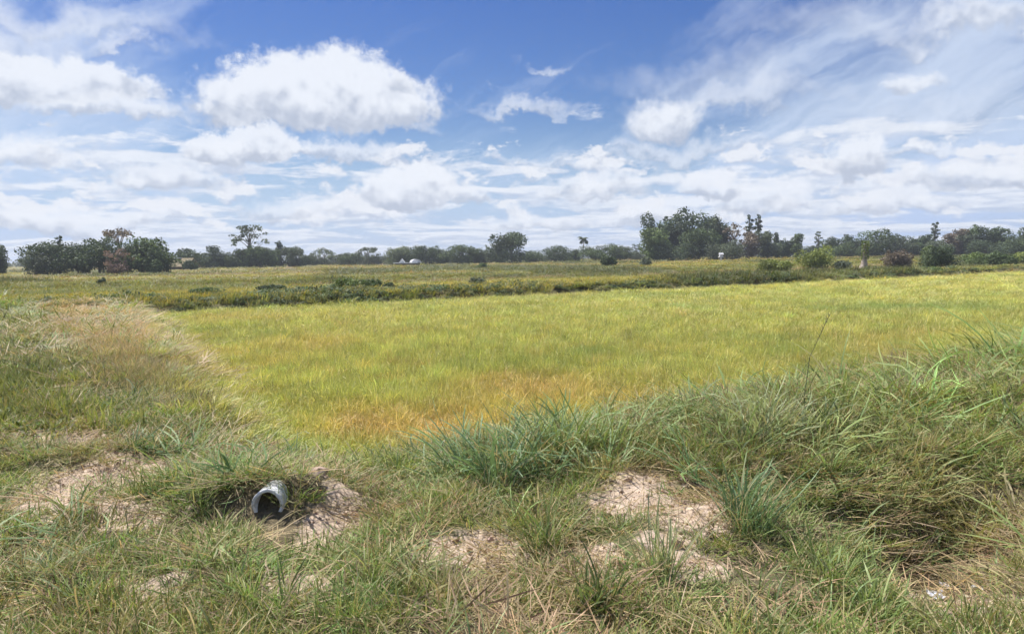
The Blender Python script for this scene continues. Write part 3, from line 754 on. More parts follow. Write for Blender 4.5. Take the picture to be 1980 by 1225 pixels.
TG = 'trees along the skyline'
TREES = [
 # px, D, width px, top py, kind, tone, label
 (-6, 122, 34, 470, 'round', 'dark', 'dark tree cut off by the left edge of the picture'),
 (112, 113, 92, 466, 'round', 'dark', 'round dark tree at the left end of the left thicket'),
 (68, 111, 62, 486, 'bush', 'grey', 'low greyish bushy tree leaning out of the left end of the left thicket'),
 (116, 119, 16, 455, 'slender', 'dark', 'thin sapling poking above the left end of the left thicket'),
 (192, 114, 88, 459, 'round', 'dark', 'wide dark bushy tree in the middle of the left thicket'),
 (283, 113, 86, 458, 'round', 'mid', 'wide dark tree at the right end of the left thicket'),
 (231, 128, 52, 432, 'spread', 'dry', 'pale flat-topped tree rising behind the left thicket'),
 (362, 175, 66, 479, 'round', 'dark', 'dark dome-shaped tree right behind the tan-roofed shed'),
 (414, 185, 50, 474, 'cone', 'dark', 'dark pointed tree next to the dome-shaped tree by the shed'),
 (440, 186, 34, 490, 'bush', 'mid', 'low rounded tree left of the tall lacy tree'),
 (484, 190, 64, 434, 'open', 'grey', 'tall lacy tree with sky showing through its crown'),
 (524, 192, 44, 482, 'bush', 'mid', 'low leafy tree between the lacy tree and the narrow spire'),
 (540, 196, 24, 465, 'cone', 'dark', 'narrow dark spire-shaped tree right of the lacy tree'),
 (567, 194, 42, 479, 'round', 'grey', 'greyish round tree just right of the narrow spire'),
 (604, 225, 34, 492, 'bush', 'grey', 'small faint bush-like tree left of the pale feathery tree'),
 (627, 225, 34, 483, 'open', 'pale', 'pale feathery tree standing in the low gap of the skyline'),
 (662, 230, 50, 491, 'bush', 'grey', 'low faint thicket tree in the middle of the skyline gap'),
 (712, 226, 38, 482, 'open', 'grey', 'thin fan-shaped tree at the right end of the skyline gap'),
 (770, 215, 52, 478, 'round', 'pale', 'pale green tree behind the white-roofed building'),
 (822, 212, 40, 477, 'round', 'dark', 'dark tree just right of the white-roofed building'),
 (856, 216, 40, 478, 'round', 'mid', 'mid green tree touching the dark one by the white-roofed building'),
 (889, 214, 48, 476, 'round', 'mid', 'broad leafy tree at the centre of the middle hedge'),
 (918, 217, 34, 479, 'bush', 'mid', 'bushy tree at the right end of the middle hedge'),
 (951, 216, 32, 475, 'open', 'grey', 'thin greyish tree left of the tall dark central tree'),
 (990, 205, 62, 450, 'round', 'dark', 'tall dark tree standing alone near the centre of the skyline'),
 (1074, 210, 54, 477, 'round', 'dark', 'rounded dark tree left of the coconut palm'),
 (1114, 214, 17, 481, 'oval', 'dark', 'small upright tree at the foot of the coconut palm'),
 (1152, 205, 60, 474, 'round', 'mid', 'spreading bushy tree right of the coconut palm'),
 (1198, 208, 42, 476, 'round', 'mid', 'lower bushy tree between the palm and the tallest tree'),
 (1230, 240, 20, 471, 'slender', 'dark', 'tiny flat-topped tree on a thin stem left of the tallest tree'),
 (1276, 186, 66, 408, 'round', 'dark', 'left half of the tallest dark tree group, with a round lower top'),
 (1326, 188, 76, 398, 'round', 'dark', 'tallest dark tree of the skyline with a lumpy top'),
 (1268, 176, 52, 438, 'round', 'light', 'lighter green tree hugging the left foot of the tallest tree'),
 (1300, 174, 80, 462, 'bush', 'dark', 'dark understorey tree under the tallest tree'),
 (1384, 186, 56, 413, 'round', 'grey', 'greyish tall tree right beside the tallest tree'),
 (1421, 184, 46, 430, 'open', 'dry', 'half bare brownish tree right of the greyish tall tree'),
 (1406, 172, 70, 462, 'bush', 'grey', 'low grey bushy tree below the half bare tree'),
 (1449, 190, 18, 415, 'slender', 'dark', 'slim tall tree, left one of the twin spires'),
 (1465, 193, 16, 413, 'slender', 'dark', 'slim tall tree, right one of the twin spires'),
 (1454, 182, 34, 446, 'oval', 'dry', 'brownish undergrowth tree at the foot of the twin spires'),
 (1482, 185, 42, 446, 'round', 'grey', 'greyish round tree right of the twin spires'),
 (1501, 192, 22, 448, 'cone', 'dark', 'small dark pointed tree right of the greyish round tree'),
 (1516, 188, 34, 460, 'bush', 'dark', 'low dark tree left of the egg-shaped tree'),
 (1541, 186, 27, 450, 'oval', 'mid', 'egg-shaped tree standing free in a dip of the right skyline'),
 (1581, 230, 14, 446, 'slender', 'grey', 'spindly see-through tree right of the egg-shaped tree'),
 (1611, 205, 40, 456, 'round', 'dark', 'dark round tree left of the vine-covered stump'),
 (1642, 206, 42, 451, 'round', 'dark', 'dark tree peeping over the bushy green one left of the vine-covered stump'),
 (1636, 198, 60, 468, 'bush', 'mid', 'bushy green tree just left of the vine-covered stump'),
 (1697, 200, 62, 440, 'round', 'mid', 'broad domed tree right of the vine-covered stump'),
 (1744, 198, 52, 451, 'round', 'grey', 'greyish tree right of the broad domed tree'),
 (1782, 202, 38, 453, 'round', 'dark', 'dark tree beneath the tall thin column tree'),
 (1806, 204, 17, 429, 'slender', 'dark', 'tall thin column tree rising above the right wood'),
 (1844, 196, 42, 442, 'round', 'dry', 'brownish tree in the right wood, right of the column tree'),
 (1816, 192, 50, 462, 'bush', 'grey', 'low grey-green tree below the brownish tree of the right wood'),
 (1888, 196, 56, 434, 'round', 'mid', 'tallest green tree of the right wood'),
 (1931, 195, 54, 437, 'round', 'mid', 'wide green tree second from the right edge of the picture'),
 (1978, 197, 54, 438, 'round', 'dark', 'dark tree cut off by the right edge of the picture'),
 (1905, 186, 80, 462, 'bush', 'dark', 'dark understorey tree at the foot of the right wood'),
 (150, 116, 60, 476, 'bush', 'mid', 'low leafy tree filling the gap between the first two trees of the left thicket'),
 (246, 112, 60, 470, 'bush', 'dark', 'dark leafy tree behind the pinkish withered shrub'),
 (308, 111, 44, 486, 'bush', 'mid', 'low green growth at the right foot of the left thicket'),
 (388, 184, 34, 492, 'bush', 'dark', 'low dark tree between the dome-shaped and the pointed tree by the shed'),
 (460, 188, 44, 484, 'bush', 'mid', 'green bushy tree at the left foot of the tall lacy tree'),
 (503, 187, 46, 478, 'round', 'mid', 'rounded green tree at the right foot of the tall lacy tree'),
 (588, 205, 30, 497, 'bush', 'dark', 'very low dark tree at the start of the skyline gap'),
 (687, 228, 44, 492, 'bush', 'mid', 'low green tree left of the thin fan-shaped tree'),
 (738, 226, 36, 497, 'bush', 'grey', 'very low tree between the fan-shaped tree and the white-roofed building'),
 (795, 214, 34, 484, 'bush', 'mid', 'leafy low tree directly behind the small pale hut'),
 (936, 220, 30, 486, 'bush', 'dark', 'low dark tree filling the dip right of the middle hedge'),
 (968, 210, 34, 474, 'round', 'dark', 'dark tree leaning against the left side of the tall dark central tree'),
 (1034, 214, 44, 486, 'bush', 'mid', 'low green tree right of the tall dark central tree'),
 (1104, 218, 40, 488, 'bush', 'mid', 'low green tree left of the palm trunk'),
 (1218, 214, 46, 487, 'bush', 'grey', 'low greyish tree under the tiny flat-topped tree'),
 (1352, 180, 66, 440, 'round', 'mid', 'mid green tree filling the right flank of the tallest tree'),
 (1568, 205, 44, 474, 'bush', 'dark', 'low dark tree behind the yellow-green rounded shrub'),
 (1668, 203, 44, 462, 'bush', 'dark', 'dark leafy tree directly behind the vine-covered stump'),
 (1766, 199, 44, 464, 'bush', 'mid', 'green leafy tree between the greyish tree and the column tree'),
 (1866, 195, 46, 450, 'round', 'grey', 'greyish tree between the brownish one and the tallest of the right wood'),
 (1955, 190, 60, 456, 'bush', 'mid', 'broad green understorey tree near the right edge of the picture'),
]
for i, (px, D, pw, top, kd, tn_, lb) in enumerate(TREES):
    if 380 < px < 1220 and kd in ('bush', 'round', 'open') and px != 484: pw, top = pw * 1.18, top - 4
    if px < 330 and kd in ('bush', 'round'): pw, top = pw * 1.06, top - 3
    plant('tree', lb, 'tree', px, D, pw, top, kd, tn_, 1000 + i * 13, TG, bark=MAT_PALEBARK if tn_ == 'dry' else None)

SHRUBS = [
 (228, 109, 50, 480, 'open', 'pink', 'pinkish withered shrub in front of the left thicket'),
 (366, 150, 28, 501, 'bush', 'dark', 'small dark round shrub in front of the tan-roofed shed'),
 (196, 62, 16, 536, 'bush', 'dark', 'tiny dark bush out in the left fields below the thicket'),
 (1575, 92, 58, 473, 'bush', 'lime', 'yellow-green rounded shrub left of the vine-covered stump'),
 (1491, 84, 66, 500, 'bush', 'lime', 'low yellow-lime mound of leaves behind the far edge of the paddy'),
 (1732, 96, 52, 481, 'bush', 'dry', 'sparse brownish shrub between the stump and the dark round bush'),
 (1822, 88, 68, 470, 'bush', 'dark', 'dark dense round bush at the right beyond the paddy'),
 (1800, 91, 34, 474, 'bush', 'light', 'lighter leafy bush against the left side of the dark round bush'),
 (1890, 104, 70, 486, 'bush', 'light', 'bright green leafy shrub right of the dark round bush'),
 (1931, 92, 50, 484, 'bush', 'mid', 'mid green shrub near the right edge beyond the paddy'),
 (1975, 112, 50, 486, 'bush', 'lime', 'yellow-green shrub at the right edge of the picture'),
 (1630, 90, 36, 503, 'bush', 'grey', 'small grey scrub bush just left of the stump'),
 (1250, 120, 26, 498, 'bush', 'grey', 'small grey shrub in front of the tallest tree'),
 (1176, 120, 30, 492, 'bush', 'mid', 'small rounded shrub below the bushy tree right of the palm'),
 (933, 120, 32, 508, 'bush', 'mid', 'low dark shrub before the middle hedge'),
 (520, 36.5, 56, 549, 'bush', 'dark', 'dark leafy shrub left on the far paddy bank'),
 (590, 37, 44, 553, 'bush', 'grey', 'greyish shrub next to the dark leafy one on the far paddy bank'),
 (668, 41, 58, 536, 'bush', 'light', 'bright green shrub at the middle of the far paddy bank'),
 (712, 40, 52, 538, 'bush', 'mid', 'taller mid green shrub right of the bright one on the far paddy bank'),
 (752, 39.5, 34, 545, 'bush', 'dark', 'small dark purple-grey shrub at the end of the far bank shrub row'),
 (400, 34.5, 64, 554, 'bush', 'mid', 'wide low shrub nearest the left bank on the far paddy bank'),
 (922, 43, 38, 534, 'bush', 'grey', 'blue-grey shrub on the far paddy bank near the picture centre'),
]
for i, (px, D, pw, top, kd, tn_, lb) in enumerate(SHRUBS):
    plant('shrub', lb, 'shrub', px, D, pw, top, kd, tn_, 5000 + i * 17, 'shrubs beyond the paddy', leaf=max(.05, D * .0011), sink=.05)

# coconut palm
px, D = 1127, 215; x, y = at_depth(px, D); z = float(hgt(x, y)); hp = z_of(px, 462, D) - z
root = tag(empty('coconut_palm', (x, y, z)), 'coconut palm with a drooping crown on a thin trunk in the skyline', 'palm tree')
r = np.random.default_rng(77)
tk = tube((0, 0, 0), (.2, 0, hp), .17, .10, 7, .02, r, 6)
link(bpy.data.objects.new('trunk', mesh_from('trunk', tk[0], tk[1], MAT_PALEBARK, smooth=True)), root)
for i in range(15):
    a = i * 2.4; up = r.uniform(-.35, 1.15); Lf = r.uniform(1.7, 2.3); parts = []
    pts = []; ang = up; p = np.array((0., 0., 0.))
    for k_ in range(9):
        pts.append(p.copy()); p = p + np.array((math.cos(ang), 0, math.sin(ang))) * Lf / 8; ang -= .21 + .04 * (up > 0)
    pts = np.array(pts); V, F = [], []
    for k_ in range(8):
        for sgn in (-1, 1):
            w_ = .62 * math.sin((k_ + .7) / 8.4 * math.pi) ** .6; b0 = len(V)
            V += [pts[k_], pts[k_ + 1], pts[k_ + 1] + np.array((.12, sgn * w_, -w_ * .55)), pts[k_] + np.array((.22, sgn * w_ * .9, -w_ * .6))]
            F.append((b0, b0 + 1, b0 + 2, b0 + 3))
    V = np.array(V); C = np.tile(np.array((.085, .115, .055)) * r.uniform(.75, 1.3), (len(V), 1))
    fo = link(bpy.data.objects.new('frond', mesh_from('frond', V, np.array(F), MAT_LEAF, C)), root)
    fo.location = (.2, 0, hp); fo.rotation_euler = (0, 0, a)

# far-off wood that closes the horizon
parts = []; r = np.random.default_rng(5)
for i in range(420):
    th = r.uniform(-1.0, 1.0); Df = r.uniform(380, 620); x, y = Df * math.sin(th), Df * math.cos(th)
    hh = r.uniform(3.0, 6.0) + 2.0 * vnoise(th * 14, 0., 9); wz = r.uniform(4, 9)
    d = r.normal(0, 1, (85, 3)); d /= np.linalg.norm(d, axis=1)[:, None]; d[:, 2] = np.abs(d[:, 2])
    p = d * (r.uniform(.2, 1, (85, 1)) ** .5) * np.array((wz / 2, wz / 2, hh)) + np.array((x, y, float(hgt(x, y)) - .3))
    parts.append(leafquads(p, d, .62, GREENS['grey'][0], GREENS['grey'][1], r, .7))
V, F, C = join(parts)
tag(link(bpy.data.objects.new('distant_wood', mesh_from('distant_wood', V, F, MAT_LEAF, C))), 'far faint belt of trees closing the horizon', 'wood', kind='stuff')

# ------------------------------------------------------------------ buildings in the trees
def boxm(x0, x1, y0, y1, z0, z1):
    V = np.array([(a, b_, c_) for c_ in (z0, z1) for b_ in (y0, y1) for a in (x0, x1)], float)
    F = np.array([(0, 2, 3, 1), (4, 5, 7, 6), (0, 1, 5, 4), (2, 6, 7, 3), (0, 4, 6, 2), (1, 3, 7, 5)])
    return V, F, np.ones((8, 3))
def part(name, geom, mat, parent):
    return link(bpy.data.objects.new(name, mesh_from(name, geom[0], geom[1], mat)), parent)
MAT_THATCH = simple('thatch', (.20, .165, .10), (.36, .30, .19), 2.5, .95, .6, 9)
MAT_TIN = simple('tin_roof', (.52, .52, .54), (.70, .70, .72), 1.2, .5, .1)
MAT_WHITE = simple('white_paint', (.62, .62, .60), (.82, .82, .80), 1.5, .8, .1)
MAT_PLANK = simple('plank_wall', (.10, .085, .07), (.18, .15, .12), 2.0, .9, .3)  # dark brown mottled planks for the walls and posts

def gable(w_, d_, z0, z1, th=.12):
    """two sloping slabs, ridge along x"""
    out_ = []
    for sgn in (-1, 1):
        V = np.array([(-w_ / 2, sgn * d_ / 2, z0), (w_ / 2, sgn * d_ / 2, z0), (w_ / 2, 0, z1), (-w_ / 2, 0, z1)], float)
        V = np.concatenate((V, V + np.array((0, 0, th))))
        F = np.array([(0, 1, 2, 3), (7, 6, 5, 4), (0, 4, 5, 1), (1, 5, 6, 2), (2, 6, 7, 3), (3, 7, 4, 0)])
        out_.append((V, F, np.ones((8, 3))))
    return out_
# thatched shed, left
x, y = at_depth(350, 158); z = float(hgt(x, y)); sc0 = 158 / FPX
root = tag(empty('shed', (x, y, z), R(-14)), 'low shed with a tan thatched roof right of the left thicket', 'shed')
zt = z_of(350, 500, 158) - z
wl = boxm(-2.7, 2.7, -1.7, 1.7, 0, zt * .45); part('wall', wl, MAT_PLANK, root)
for gq in gable(6.2, 4.4, zt * .30, zt, .14): part('roof_slope', gq, MAT_THATCH, root)
part('ridge_sheet', boxm(-2.9, .2, -.35, .35, zt + .06, zt + .2), MAT_TIN, root)
for sx in (-2.9, 0., 2.9): part('post', boxm(sx - .06, sx + .06, -2.05, -1.93, 0, zt * .36), MAT_PLANK, root)
# white-roofed building
x, y = at_depth(784, 196); z = float(hgt(x, y)); zt = z_of(784, 509, 196) - z; zu = z_of(784, 502, 196) - z
root = tag(empty('low_building', (x, y, z), R(4)), 'low building with a flat white roof and small white gable among the trees', 'building')
part('wall', boxm(-2.6, 2.6, -1.8, 1.8, 0, zt - .02), MAT_PLANK, root)
rf = part('roof', boxm(-3.1, 3.1, -2.2, 2.2, zt, zt + .22), MAT_WHITE, root)
gb = (np.array([(-1.6, -1.5, zt + .22), (-.1, -1.5, zt + .22), (-.85, -1.5, zu + .3), (-1.6, 1.0, zt + .22), (-.1, 1.0, zt + .22), (-.85, 1.0, zu + .3)], float),
      [np.array([(0, 1, 2), (5, 4, 3)]), np.array([(0, 3, 4, 1), (1, 4, 5, 2), (2, 5, 3, 0)])], None)
part('dormer', gb, MAT_WHITE, rf)
for sx in (-2.0, 0, 2.0): part('doorway', boxm(sx - .45, sx + .45, -1.86, -1.80, 0, zt * .8), MAT_BARK, root)
x, y = at_depth(803, 199); z = float(hgt(x, y)); zt = z_of(803, 508, 199) - z; zu = z_of(803, 501, 199) - z
root = tag(empty('hut', (x, y, z), R(20)), 'small hut with a pale grey rounded roof right of the white-roofed building', 'hut')
part('wall', boxm(-1.0, 1.0, -1, 1, 0, zt), MAT_PLANK, root)
V = []; F = []
for i in range(9):
    a = math.pi * i / 8
    for yy in (-1.3, 1.3): V.append((-1.35 * math.cos(a), yy, zt + .02 + (zu - zt) * math.sin(a)))
F = [(2 * i, 2 * i + 1, 2 * i + 3, 2 * i + 2) for i in range(8)]
part('roof', (np.array(V), [np.array(F), np.array([[2 * i for i in range(9)], [2 * i + 1 for i in range(8, -1, -1)]])], None), MAT_TIN, root)
# pale shrine-like post box at the foot of the greyish trees
x, y = at_depth(1394, 160); z = float(hgt(x, y)); zt = z_of(1394, 489, 160) - z
root = tag(empty('spirit_house', (x, y, z)), 'small whitish shrine-like box at the foot of the grey trees', 'shrine')
part('pedestal', boxm(-.22, .22, -.22, .22, 0, zt * .5), MAT_WHITE, root)
part('platform', boxm(-.5, .5, -.5, .5, zt * .5, zt * .57), MAT_WHITE, root)
part('cabin', boxm(-.33, .33, -.33, .33, zt * .57, zt * .8), MAT_WHITE, root)
for gq in gable(.95, .95, zt * .8, zt, .05): part('roof_slope', gq, MAT_TIN, root)

# vine-covered stump with flared foot
px, D = 1671, 88; x, y = at_depth(px, D); z = float(hgt(x, y)); hs2 = z_of(px, 467, D) - z
root = tag(empty('dead_stump', (x, y, z)), 'dead trunk with pale flared foot and a green vine top beyond the paddy', 'stump')
prof = [(0, .85), (.08, .62), (.2, .42), (.38, .30), (.6, .22), (.8, .18), (1, .10)]; V = []; ns = 12; r = np.random.default_rng(3)
for s_, rr in prof:
    for k_ in range(ns):
        a = 2 * math.pi * k_ / ns; q2 = rr * (1 + .22 * math.sin(a * 5) * (1 - s_) + r.normal(0, .05)); V.append((q2 * math.cos(a) + .1 * s_, q2 * math.sin(a), s_ * hs2 * .95))
F = np.array([(i * ns + k_, i * ns + (k_ + 1) % ns, (i + 1) * ns + (k_ + 1) % ns, (i + 1) * ns + k_) for i in range(len(prof) - 1) for k_ in range(ns)])
tko = link(bpy.data.objects.new('trunk', mesh_from('trunk', np.array(V), F, MAT_PALEBARK, smooth=True)), root)
d = r.normal(0, 1, (520, 3)); d /= np.linalg.norm(d, axis=1)[:, None]
p = np.stack((d[:, 0] * .42 + .1, d[:, 1] * .42, r.uniform(.42, 1.02, 520) * hs2), -1)
vq = leafquads(p, d, .10, GREENS['light'][0], GREENS['lime'][1], r, .6)
link(bpy.data.objects.new('vine', mesh_from('vine', vq[0], vq[1], MAT_LEAF, vq[2])), tko)['kind'] = 'stuff'

# ------------------------------------------------------------------ foreground things
# drain pipe
MAT_PIPE = simple('cement_pipe', (.50, .51, .50), (.80, .81, .80), 9.0, .8, .35, 40)
pz = PIPE_Z; r_o, r_i, Lp = .102, .080, .60
root = tag(empty('drain_pipe', (PIPE[0], PIPE[1], pz), R(-8)), 'grey cement drain pipe poking out of the near bank', 'pipe')
V, F, ns = [], [], 40
for rr, yy in ((r_o, Lp), (r_o, .004), (r_o - .004, 0), (r_i + .004, 0), (r_i, .004), (r_i, Lp)):
    for k_ in range(ns):
        a = 2 * math.pi * k_ / ns; V.append((rr * math.cos(a), yy - .03 * math.sin(a * 3) * (yy < .01) * .3, rr * math.sin(a)))
F = np.array([(i * ns + k_, (i + 1) * ns + k_, (i + 1) * ns + (k_ + 1) % ns, i * ns + (k_ + 1) % ns) for i in range(5) for k_ in range(ns)])
po = link(bpy.data.objects.new('barrel', mesh_from('barrel', np.array(V), F, MAT_PIPE, smooth=True)), root)
root.rotation_euler = (R(-3), 0, R(4))
# earth packed in the far end and bottom of the pipe
MAT_MUD = simple('mud', (.07, .055, .04), (.13, .10, .075), 9.0, .95, .5)
V = []; nx_, ny_ = 9, 14
for j in range(ny_):
    yy = .03 + j / (ny_ - 1) * (Lp - .1); lvl = -.045 + .10 * (j / (ny_ - 1)) ** 2
    hw = math.sqrt(max(r_i ** 2 - lvl ** 2, 0)) * .985
    for i in range(nx_):
        s_ = -1 + 2 * i / (nx_ - 1); V.append((s_ * hw, yy, lvl + (.006 * math.sin(7 * s_ + j) if 0 < i < nx_ - 1 else 0)))
F = np.array([(j * nx_ + i, j * nx_ + i + 1, (j + 1) * nx_ + i + 1, (j + 1) * nx_ + i) for j in range(ny_ - 1) for i in range(nx_ - 1)])
link(bpy.data.objects.new('silt', mesh_from('silt', np.array(V), F, MAT_MUD, smooth=True)), po)

def clod(name, label, cat, px, py, rad, seed, mat, flat=.7):
    r = np.random.default_rng(seed); x, y, z = ground(px, py)
    import bmesh
    bm = bmesh.new(); bmesh.ops.create_icosphere(bm, subdivisions=3, radius=1.0)
    for v_ in bm.verts:
        c_ = np.array(v_.co); k_ = .55 + .85 * float(fbm(np.array(c_[0] * 1.5 + seed), np.array(c_[1] * 1.5 + c_[2] * 1.9), seed, 4)); v_.co = Vector((c_[0] * k_ * rad * 1.15, c_[1] * k_ * rad, c_[2] * k_ * rad * flat))
    me = bpy.data.meshes.new(name); bm.to_mesh(me); bm.free(); me.materials.append(mat); me.shade_smooth()
    o = link(bpy.data.objects.new(name, me)); o.location = (x, y, z + rad * flat * .35); tag(o, label, cat); return o
MAT_CLOD = simple('pale_earth', (.38, .27, .21), (.58, .45, .36), 12.0, .95, .7, 30)
clod('earth_clod', 'pale pinkish clod of earth right of the drain pipe', 'clod', 617, 972, .062, 3, MAT_CLOD, .6)
# scraps of white plastic
MAT_PLASTIC = simple('white_plastic', (.66, .68, .74), (.80, .82, .86), 20.0, .35, .2)
for k_, (px, py, s_, lb) in enumerate(((1808, 1160, .045, 'crumpled white plastic scrap left of the sandy patch at bottom right'), (1824, 1142, .036, 'smaller white plastic scrap just behind the crumpled one at bottom right'), (1890, 1148, .028, 'tiny white plastic scrap on the sandy patch at bottom right'))):
    x, y, z = ground(px, py); r = np.random.default_rng(40 + k_); gN = 7; V = []
    for j in range(gN):
        for i in range(gN):
            V.append((s_ * (i / 3 - 1) * (1 + r.normal(0, .12)), s_ * .7 * (j / 3 - 1) * (1 + r.normal(0, .12)), abs(r.normal(.012, .011))))
    F = np.array([(j * gN + i, j * gN + i + 1, (j + 1) * gN + i + 1, (j + 1) * gN + i) for j in range(gN - 1) for i in range(gN - 1)])
    o = link(bpy.data.objects.new('plastic_scrap', mesh_from('plastic_scrap', np.array(V), F, MAT_PLASTIC))); o.location = (x, y, z + .03); o.rotation_euler = (.25, .1, k_ * 1.3)
    so = o.modifiers.new('thickness', 'SOLIDIFY'); so.thickness = .0015
    tag(o, lb, 'litter', 'plastic scraps')

# grass clumps that stand out one by one
def clump(label, px, py, wpx, h, n, wd, lean, arch, tone_, seed, dead=.12, bias=(0, 0)):
    x, y, z = ground(px, py); D = y; rad = wpx / FPX * D / 2
    pal = {'blue': ((.075, .135, .065), (.20, .30, .145)), 'green': ((.105, .16, .05), (.25, .32, .115)), 'olive': ((.15, .155, .055), (.32, .31, .13)), 'dark': ((.06, .095, .045), (.15, .20, .085)), 'pale': ((.19, .24, .12), (.36, .41, .22))}[tone_]
    root = empty('grass_clump', (x, y, z - .02), seed * .7); tag(root, label, 'grass clump', 'grass clumps on the near bank')
    rr_ = np.random.default_rng(seed + 900); tufts = []; nt = 4 + n // 40
    for j in range(nt):
        a_ = rr_.uniform(0, 6.28); d_ = rad * .62 * math.sqrt(rr_.uniform(0, 1)); hj = h * rr_.uniform(.6, 1.1)
        T = blades(max(6, int(n * 1.25 / nt)), rad * .22, hj * .35, hj * 1.2, lean, arch, wd * rr_.uniform(.55, 1.0), *pal, nseg=6, seed=seed * 50 + j, dead=dead, curl=.7, tip=tuple(np.array(pal[1]) * 1.12))
        lx, ly = rr_.normal(0, .22, 2) * h; k_ = np.clip(T[0][:, 2] / h, 0, 2) ** 1.6
        T[0][:, 0] += a_ * 0 + d_ * math.cos(a_) + (lx + bias[0]) * k_; T[0][:, 1] += d_ * math.sin(a_) + (ly + bias[1]) * k_
        gx_, gy_ = x + T[0][:, 0], y + T[0][:, 1]; T[0][:, 2] += hgt(gx_, gy_) * 0 + float(hgt(x + d_ * math.cos(a_), y + d_ * math.sin(a_))) - z
        tufts.append(T)
    V, F, C = join(tufts)
    link(bpy.data.objects.new('blades', mesh_from('blades', V, F, MAT_CLUMP, C)), root)['kind'] = 'stuff'
    V, F, C = blades(max(8, n // 7), rad * .4, h * .5, h * 1.1, lean * 1.3, arch * .5, wd * .4, D_LO, D_HI, nseg=4, seed=seed + 1)
    link(bpy.data.objects.new('dry_stalks', mesh_from('dry_stalks', V, F, MAT_CLUMP, C)), root)['kind'] = 'stuff'
    root.rotation_euler = (0, 0, 0)
    return root
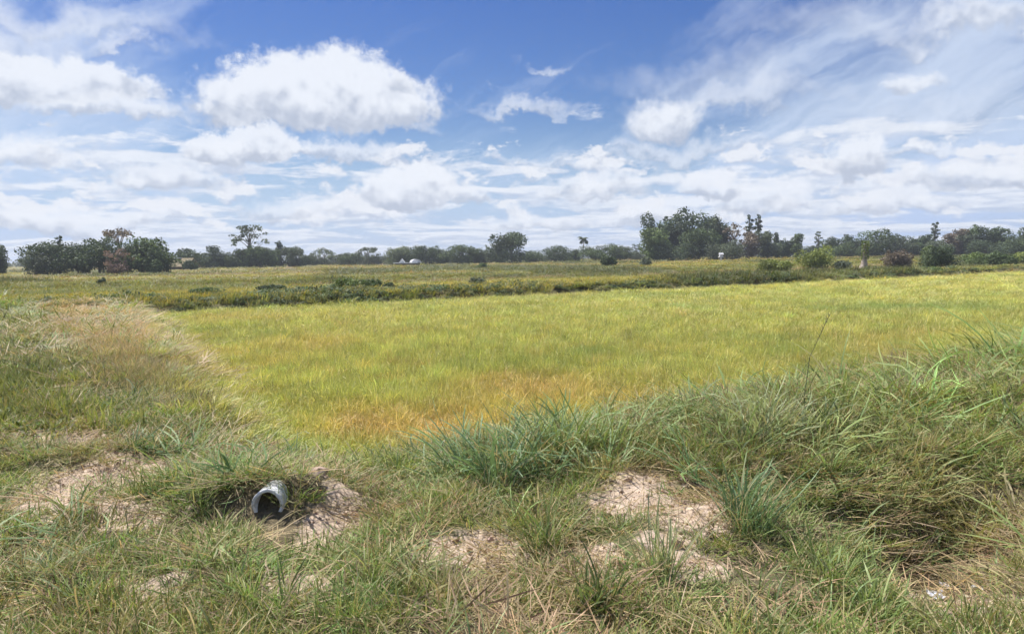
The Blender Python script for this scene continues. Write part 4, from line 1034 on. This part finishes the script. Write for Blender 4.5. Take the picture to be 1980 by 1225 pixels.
CL = [
 ('big dark arching clump in front of the paddy near the picture centre', 985, 925, 300, .72, 380, .012, .55, 1.25, 'blue', 1, .10, (-.18, 0)),
 ('second arching clump leaning on the right side of the big central clump', 1110, 890, 230, .60, 280, .012, .45, 1.1, 'green', 2, .12, (-.08, 0)),
 ('bushy clump with pale bent tops behind the bare patch, right of centre', 1465, 850, 240, .62, 340, .011, .5, 1.2, 'pale', 3, .16, (0, 0)),
 ('dark upright clump at the right end of the pale bent one', 1595, 850, 120, .46, 130, .012, .3, .8, 'dark', 4, .1, (0, 0)),
 ('bluish upright tuft beside the right edge of the big bare patch', 1435, 1015, 150, .46, 190, .010, .38, .8, 'blue', 5, .1, (0, 0)),
 ('bright spiky tuft in front of the dark hollow at lower right', 1625, 1150, 230, .38, 170, .008, .5, .6, 'green', 6, .12, (0, 0)),
 ('heavy drooping olive clump overhanging the dark hollow at right', 1780, 960, 300, .50, 330, .010, .55, 1.35, 'olive', 7, .28, (-.15, -.1)),
 ('olive clump at the right picture edge above the dark hollow', 1930, 945, 280, .50, 300, .010, .55, 1.3, 'olive', 8, .3, (-.2, -.08)),
 ('tall thin tuft in the bare soil right of the big bare patch', 1275, 1110, 110, .42, 80, .008, .25, .5, 'pale', 9, .15, (0, 0)),
 ('dark broad-bladed tuft at the bottom edge right of centre', 1150, 1190, 120, .30, 80, .011, .35, .5, 'dark', 10, .1, (0, 0)),
 ('sprawling bright clump beside the dry soil at left', 285, 880, 190, .34, 150, .012, .8, .9, 'blue', 11, .12, (.1, -.05)),
 ('fan of bright broad blades just behind the drain pipe', 585, 905, 150, .32, 120, .012, .65, .9, 'blue', 12, .08, (0, 0)),
 ('loose green clump between the drain pipe and the big central clump', 720, 915, 150, .34, 120, .010, .6, 1.0, 'green', 13, .1, (.05, 0)),
 ('small broad-bladed tuft on the soil at the far left', 130, 1010, 90, .30, 50, .013, .5, .7, 'green', 14, .1, (0, 0)),
 ('star-shaped tuft of flat runners left of the lower centre', 388, 1100, 110, .26, 34, .012, 1.15, .5, 'pale', 15, .1, (0, 0)),
 ('pale bent tuft at the left edge near the bottom', 90, 1125, 120, .28, 60, .010, .8, .8, 'pale', 16, .2, (0, 0)),
 ('thin upright tuft between the two small bare patches at lower centre', 1060, 1075, 100, .40, 80, .007, .35, .6, 'green', 17, .2, (0, 0)),
 ('slim green tuft at the bottom left of centre', 715, 1150, 60, .36, 36, .008, .3, .5, 'green', 18, .15, (0, 0)),
 ('leaning straw-streaked tuft at the bottom centre', 860, 1170, 130, .36, 70, .008, .7, .5, 'olive', 19, .35, (-.1, 0)),
 ('low bright tuft at the bottom edge near the right corner', 1700, 1215, 160, .26, 110, .009, .6, .7, 'green', 20, .1, (0, 0)),
 ('dark clump beside the left bank path, below the tan grass', 270, 785, 130, .36, 130, .010, .6, 1.0, 'dark', 21, .2, (0, 0)),
]
for c in CL: clump(*c)

# tall seeding stem above the pale bent clump
x, y, z = ground(1560, 852); r = np.random.default_rng(9)
root = tag(empty('tall_grass', (x, y, z)), 'single tall dark grass stem leaning right above the right-hand clumps', 'tall grass')
tx = z_of(1615, 606, y + .15) - z
pts = [np.array((0, 0, 0)), np.array((-.03, 0, tx * .35)), np.array((.03, .05, tx * .66)), np.array(((1615 - 1560) / FPX * y, .15, tx))]
st = join([tube(pts[i], pts[i + 1], .0055 - .0012 * i, .0045 - .0012 * i, 6) for i in range(3)])
MAT_STEM = simple('grass_stem', (.09, .115, .05), (.16, .17, .08), 30, .7, 0)
sto = link(bpy.data.objects.new('stalk', mesh_from('stalk', st[0], st[1], MAT_STEM, smooth=True)), root)
hd = blades(46, .004, .02, .05, .5, .3, .004, (.12, .13, .06), (.24, .22, .11), nseg=2, seed=4)
V = hd[0].copy(); nb = 46; per = len(V) // nb
for i in range(nb):
    s_ = i / nb; V[i * per:(i + 1) * per] += pts[2] + (pts[3] - pts[2]) * (.25 + .75 * s_)
link(bpy.data.objects.new('seed_head', mesh_from('seed_head', V, hd[1], MAT_CLUMP, hd[2])), sto)

# ------------------------------------------------------------------ humid air
hm, t, out = material('humid_air')
pv = t.new('ShaderNodeVolumePrincipled'); pv.inputs['Density'].default_value = HAZE; pv.inputs['Color'].default_value = (.80, .86, .95, 1); pv.inputs['Anisotropy'].default_value = .2
t.l.new(pv.outputs[0], out.inputs['Volume'])
V, F, _ = boxm(-2300, 2300, -2300, 2300, -2.0, 24.0)
tag(link(bpy.data.objects.new('haze', mesh_from('haze', V, F, hm))), 'thin humid haze over the fields', 'haze', kind='stuff')
